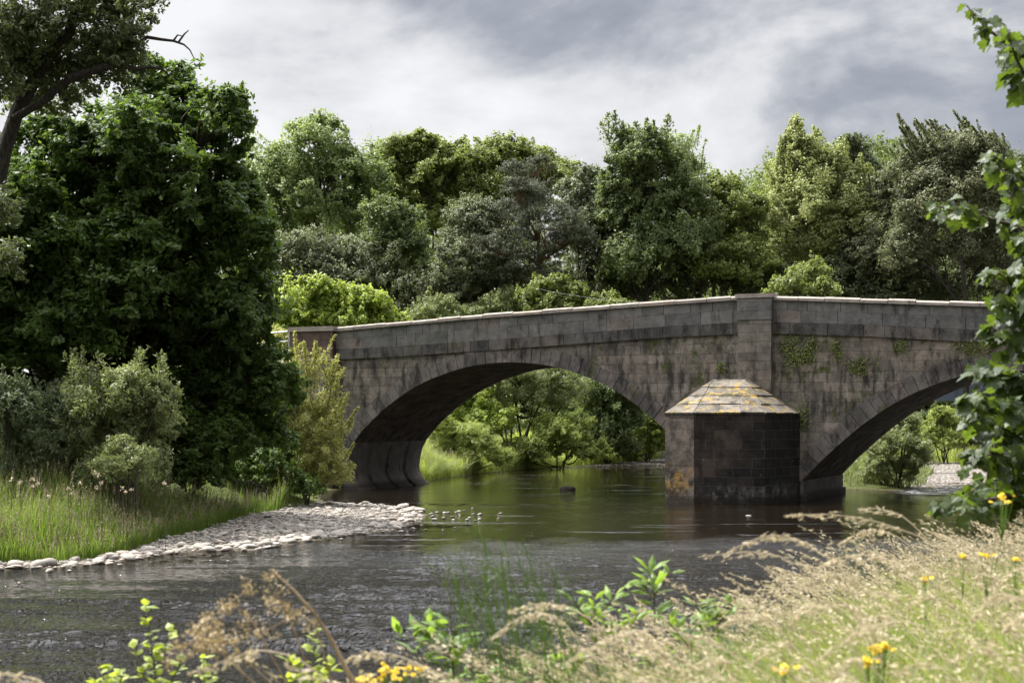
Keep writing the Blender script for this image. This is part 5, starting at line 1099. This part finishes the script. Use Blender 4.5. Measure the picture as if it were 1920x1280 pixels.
# dried stalk and brown seed tufts at the lower left
Y = 3.9; P = np.array([PX(x, y, Y) for x, y in ((700,1330),(650,1255),(622,1200),(590,1150),(553,1108),(510,1068))]); a = Acc(); a.tube(P, np.array([.006,.006,.0055,.0045,.003,.0015]), 6)
tag(a.build('dead_stalk', M['deadwood'], smooth=True), 'bare brown dead stalk leaning left across the rippled water', 'stalk')
def tufts(pts, Y, label, seed, sz=.012, n=26):
    r = np.random.RandomState(seed); b = PX(*pts[0], Y); g = gz(b[0], b[1]); O = np.array([b[0], b[1], g]); root = empty('dried_sorrel', tuple(O)); tag(root, label, 'dried plant', 'dried seeding stalks at the lower left'); a = Acc(); Pp = np.array([PX(x, y, Y) for x, y in pts]); a.tube(np.concatenate([[O], Pp]) - O, np.linspace(.003, .001, len(Pp) + 1), 4)
    VV = []
    for p in Pp[1:]:
        for _ in range(3):
            c = p + r.normal(size=3) * .018; V, Q = quads(c + r.normal(size=(n, 3)) * .010, r.normal(size=(n, 3)), sz, sz * .6); VV.append(V)
    V = np.concatenate(VV); mesh_np('seed_tufts', V - O, np.arange(len(V)).reshape(-1, 4), M['seedbrown'], root, r.rand(len(V) // 4)); a.build('stem', M['deadwood'], root)
tufts([(560,1330),(450,1225),(425,1195),(405,1170),(395,1185)], 3.9, 'lowest dried seeding stalk, ochre and bushy', 1)
tufts([(560,1320),(470,1160),(440,1130),(420,1135),(460,1110)], 4.0, 'dried seeding stalk with pale tufts against the dark water', 2, .010, 18)
tufts([(600,1310),(540,1150),(515,1110),(512,1120),(520,1100)], 4.0, 'dried seeding stalk whose tuft touches the bare brown stalk', 3, .010, 18)
tufts([(520,1320),(400,1210),(355,1205),(345,1215),(375,1190)], 3.8, 'leftmost dried seeding stalk beside the alder saplings', 4)
tufts([(640,1330),(590,1170),(560,1150),(500,1180),(480,1200)], 3.9, 'dried seeding stalk behind the right alder sapling', 6, .009, 14)

# ------------------------------------------------------------------ sycamore branches at the right edge
def sycamore():
    r = np.random.RandomState(404); bx, by = 4.6, 8.2; g = gz(bx, by); O = np.array([bx, by, g]); root = empty('sycamore_tree', tuple(O))
    tag(root, 'sycamore whose lobed leaves hang into the picture along the right edge', 'tree')
    a = Acc(); trunk = np.array([O, O + (.02, 0, 1.2), O + (-.08, -.1, 2.6), O + (-.05, -.2, 4.2), O + (.1, -.3, 6.5)]); a.tube(trunk - O, [.2, .17, .14, .11, .05], 10)
    BR = [([(1985,170),(1925,110),(1880,78),(1845,48),(1812,10)], 5, 2.0), ([(1990,215),(1935,165),(1905,110),(1890,62)], 5, 1.6), ([(1990,200),(1940,150),(1912,120)], 4, 1.6), ([(1990,480),(1905,425),(1830,402),(1790,396),(1756,386)], 7, 2.2), ([(1990,390),(1930,345),(1890,310),(1862,292)], 5, 1.8), ([(1990,440),(1930,400),(1890,370)], 5, 1.4),
          ([(1990,560),(1925,520),(1880,512),(1845,518)], 6, 1.6), ([(1990,640),(1930,600),(1890,575),(1860,560)], 6, 1.6), ([(1990,700),(1920,660),(1880,640),(1858,610)], 6, 1.6), ([(1990,760),(1920,715),(1870,700),(1832,692)], 7, 1.8), ([(1990,820),(1910,770),(1850,755),(1818,748)], 8, 2.0), ([(1990,860),(1910,820),(1850,800),(1822,770)], 8, 1.8),
          ([(1990,910),(1920,870),(1860,850),(1812,868)], 8, 2.0), ([(1990,930),(1920,900),(1860,900),(1815,925)], 8, 1.8), ([(1990,960),(1930,940),(1870,935),(1830,950)], 6, 1.4), ([(1990,520),(1940,470),(1915,440)], 5, 1.2), ([(1990,800),(1940,740),(1915,700)], 7, 1.2), ([(1990,880),(1940,830),(1905,790)], 8, 1.2), ([(1990,600),(1945,550),(1925,530)], 5, 1.2), ([(1990,940),(1930,910),(1900,870)], 7, 1.3), ([(1960,960),(1890,930),(1800,945),(1765,960)], 5, 1.2)]
    # half outline of a five-lobed leaf, stalk at the origin, tip at y = 1
    out = np.array([(0,0),(.18,-.06),(.34,.02),(.30,.16),(.52,.20),(.60,.36),(.50,.44),(.40,.50),(.44,.62),(.30,.70),(.20,.66),(.16,.82),(0,1.0)])
    L2 = np.concatenate([out, out[1:-1][::-1] * (-1, 1)]); nL = len(L2); mid = np.array([(0, .18), (0, .45), (0, .72)])
    VV, FF, AA, off = [], [], [], 0
    ctr = np.array([0, .42])
    for pts, ntw, spr in BR:
        D = r.uniform(6.6, 7.8); P = np.array([PX(x, y, D + (.45 - .15 * k) * .5 + r.uniform(-.05, .05)) for k, (x, y) in enumerate(pts)])
        h = np.clip((P[0][2] - g - .3) / 6.5, .05, 1); ts = trunk[0] + (trunk[-1] - trunk[0]) * h; lim = bent(ts, P[0], r, 8, .07); full = np.concatenate([lim[:-1], P]); a.tube(full - O, np.concatenate([np.linspace(.035, .014, 7), np.linspace(.014, .003, len(P))]), 6)
        n = int(ntw * 9)
        for t in (np.arange(n) + r.uniform(0, .8, n)) / n:
            f = t * (len(P) - 1); k = min(int(f), len(P) - 2); c = P[k] + (P[k + 1] - P[k]) * (f - k)
            pd = unit(np.array([r.normal(), r.normal() * .9, r.normal() * .7 + .15])); pl_ = r.uniform(.03, .085) * (1.15 - t * .5); b = c + pd * pl_; a.tube([c - O, b - O + np.array([0, 0, .005])], [.0016, .0011], 3)
            L_ = r.uniform(.045, .095) * (.75 if t > .9 else 1); d = unit(pd * np.array([1, 1, .3]) + np.array([0, 0, -r.uniform(.2, 1.1)])); up = unit(np.array([r.normal() * .5, r.normal() * .5 - .2, 1.0])); nn = unit(up - (up @ d) * d); sd = np.cross(d, nn)
            cup = r.uniform(.05, .3); x, y = L2[:, 0], L2[:, 1]; wav = .03 * np.sin(7 * np.arange(nL) + r.uniform(0, 6))
            V = b + L_ * (x[:, None] * sd + y[:, None] * d + (np.abs(x) * cup - .18 * y ** 2 * r.uniform(.3, 1.2) + wav)[:, None] * nn); Cc = b + L_ * (ctr[1] * d - .0 * nn)
            VV.append(np.concatenate([V, [Cc]]) - O); FF.append(np.stack([np.arange(nL), (np.arange(nL) + 1) % nL, np.full(nL, nL)], 1) + off); AA += [float(np.clip((r.rand() * .75 + (.25 if t > .8 else 0)), 0, 1))] * nL; off += nL + 1
    mesh_np('crown', np.concatenate(VV), np.concatenate(FF), M['sycamore'], root, AA); a.build('trunk', M['bark'], root, smooth=True)
    print('sycamore leaves', off // (nL + 1))
sycamore()
for ob in list(bpy.data.meshes): 
    if ob.users == 0 and False: bpy.data.meshes.remove(ob)
print('polys', sum(len(m.polygons) for m in bpy.data.meshes))
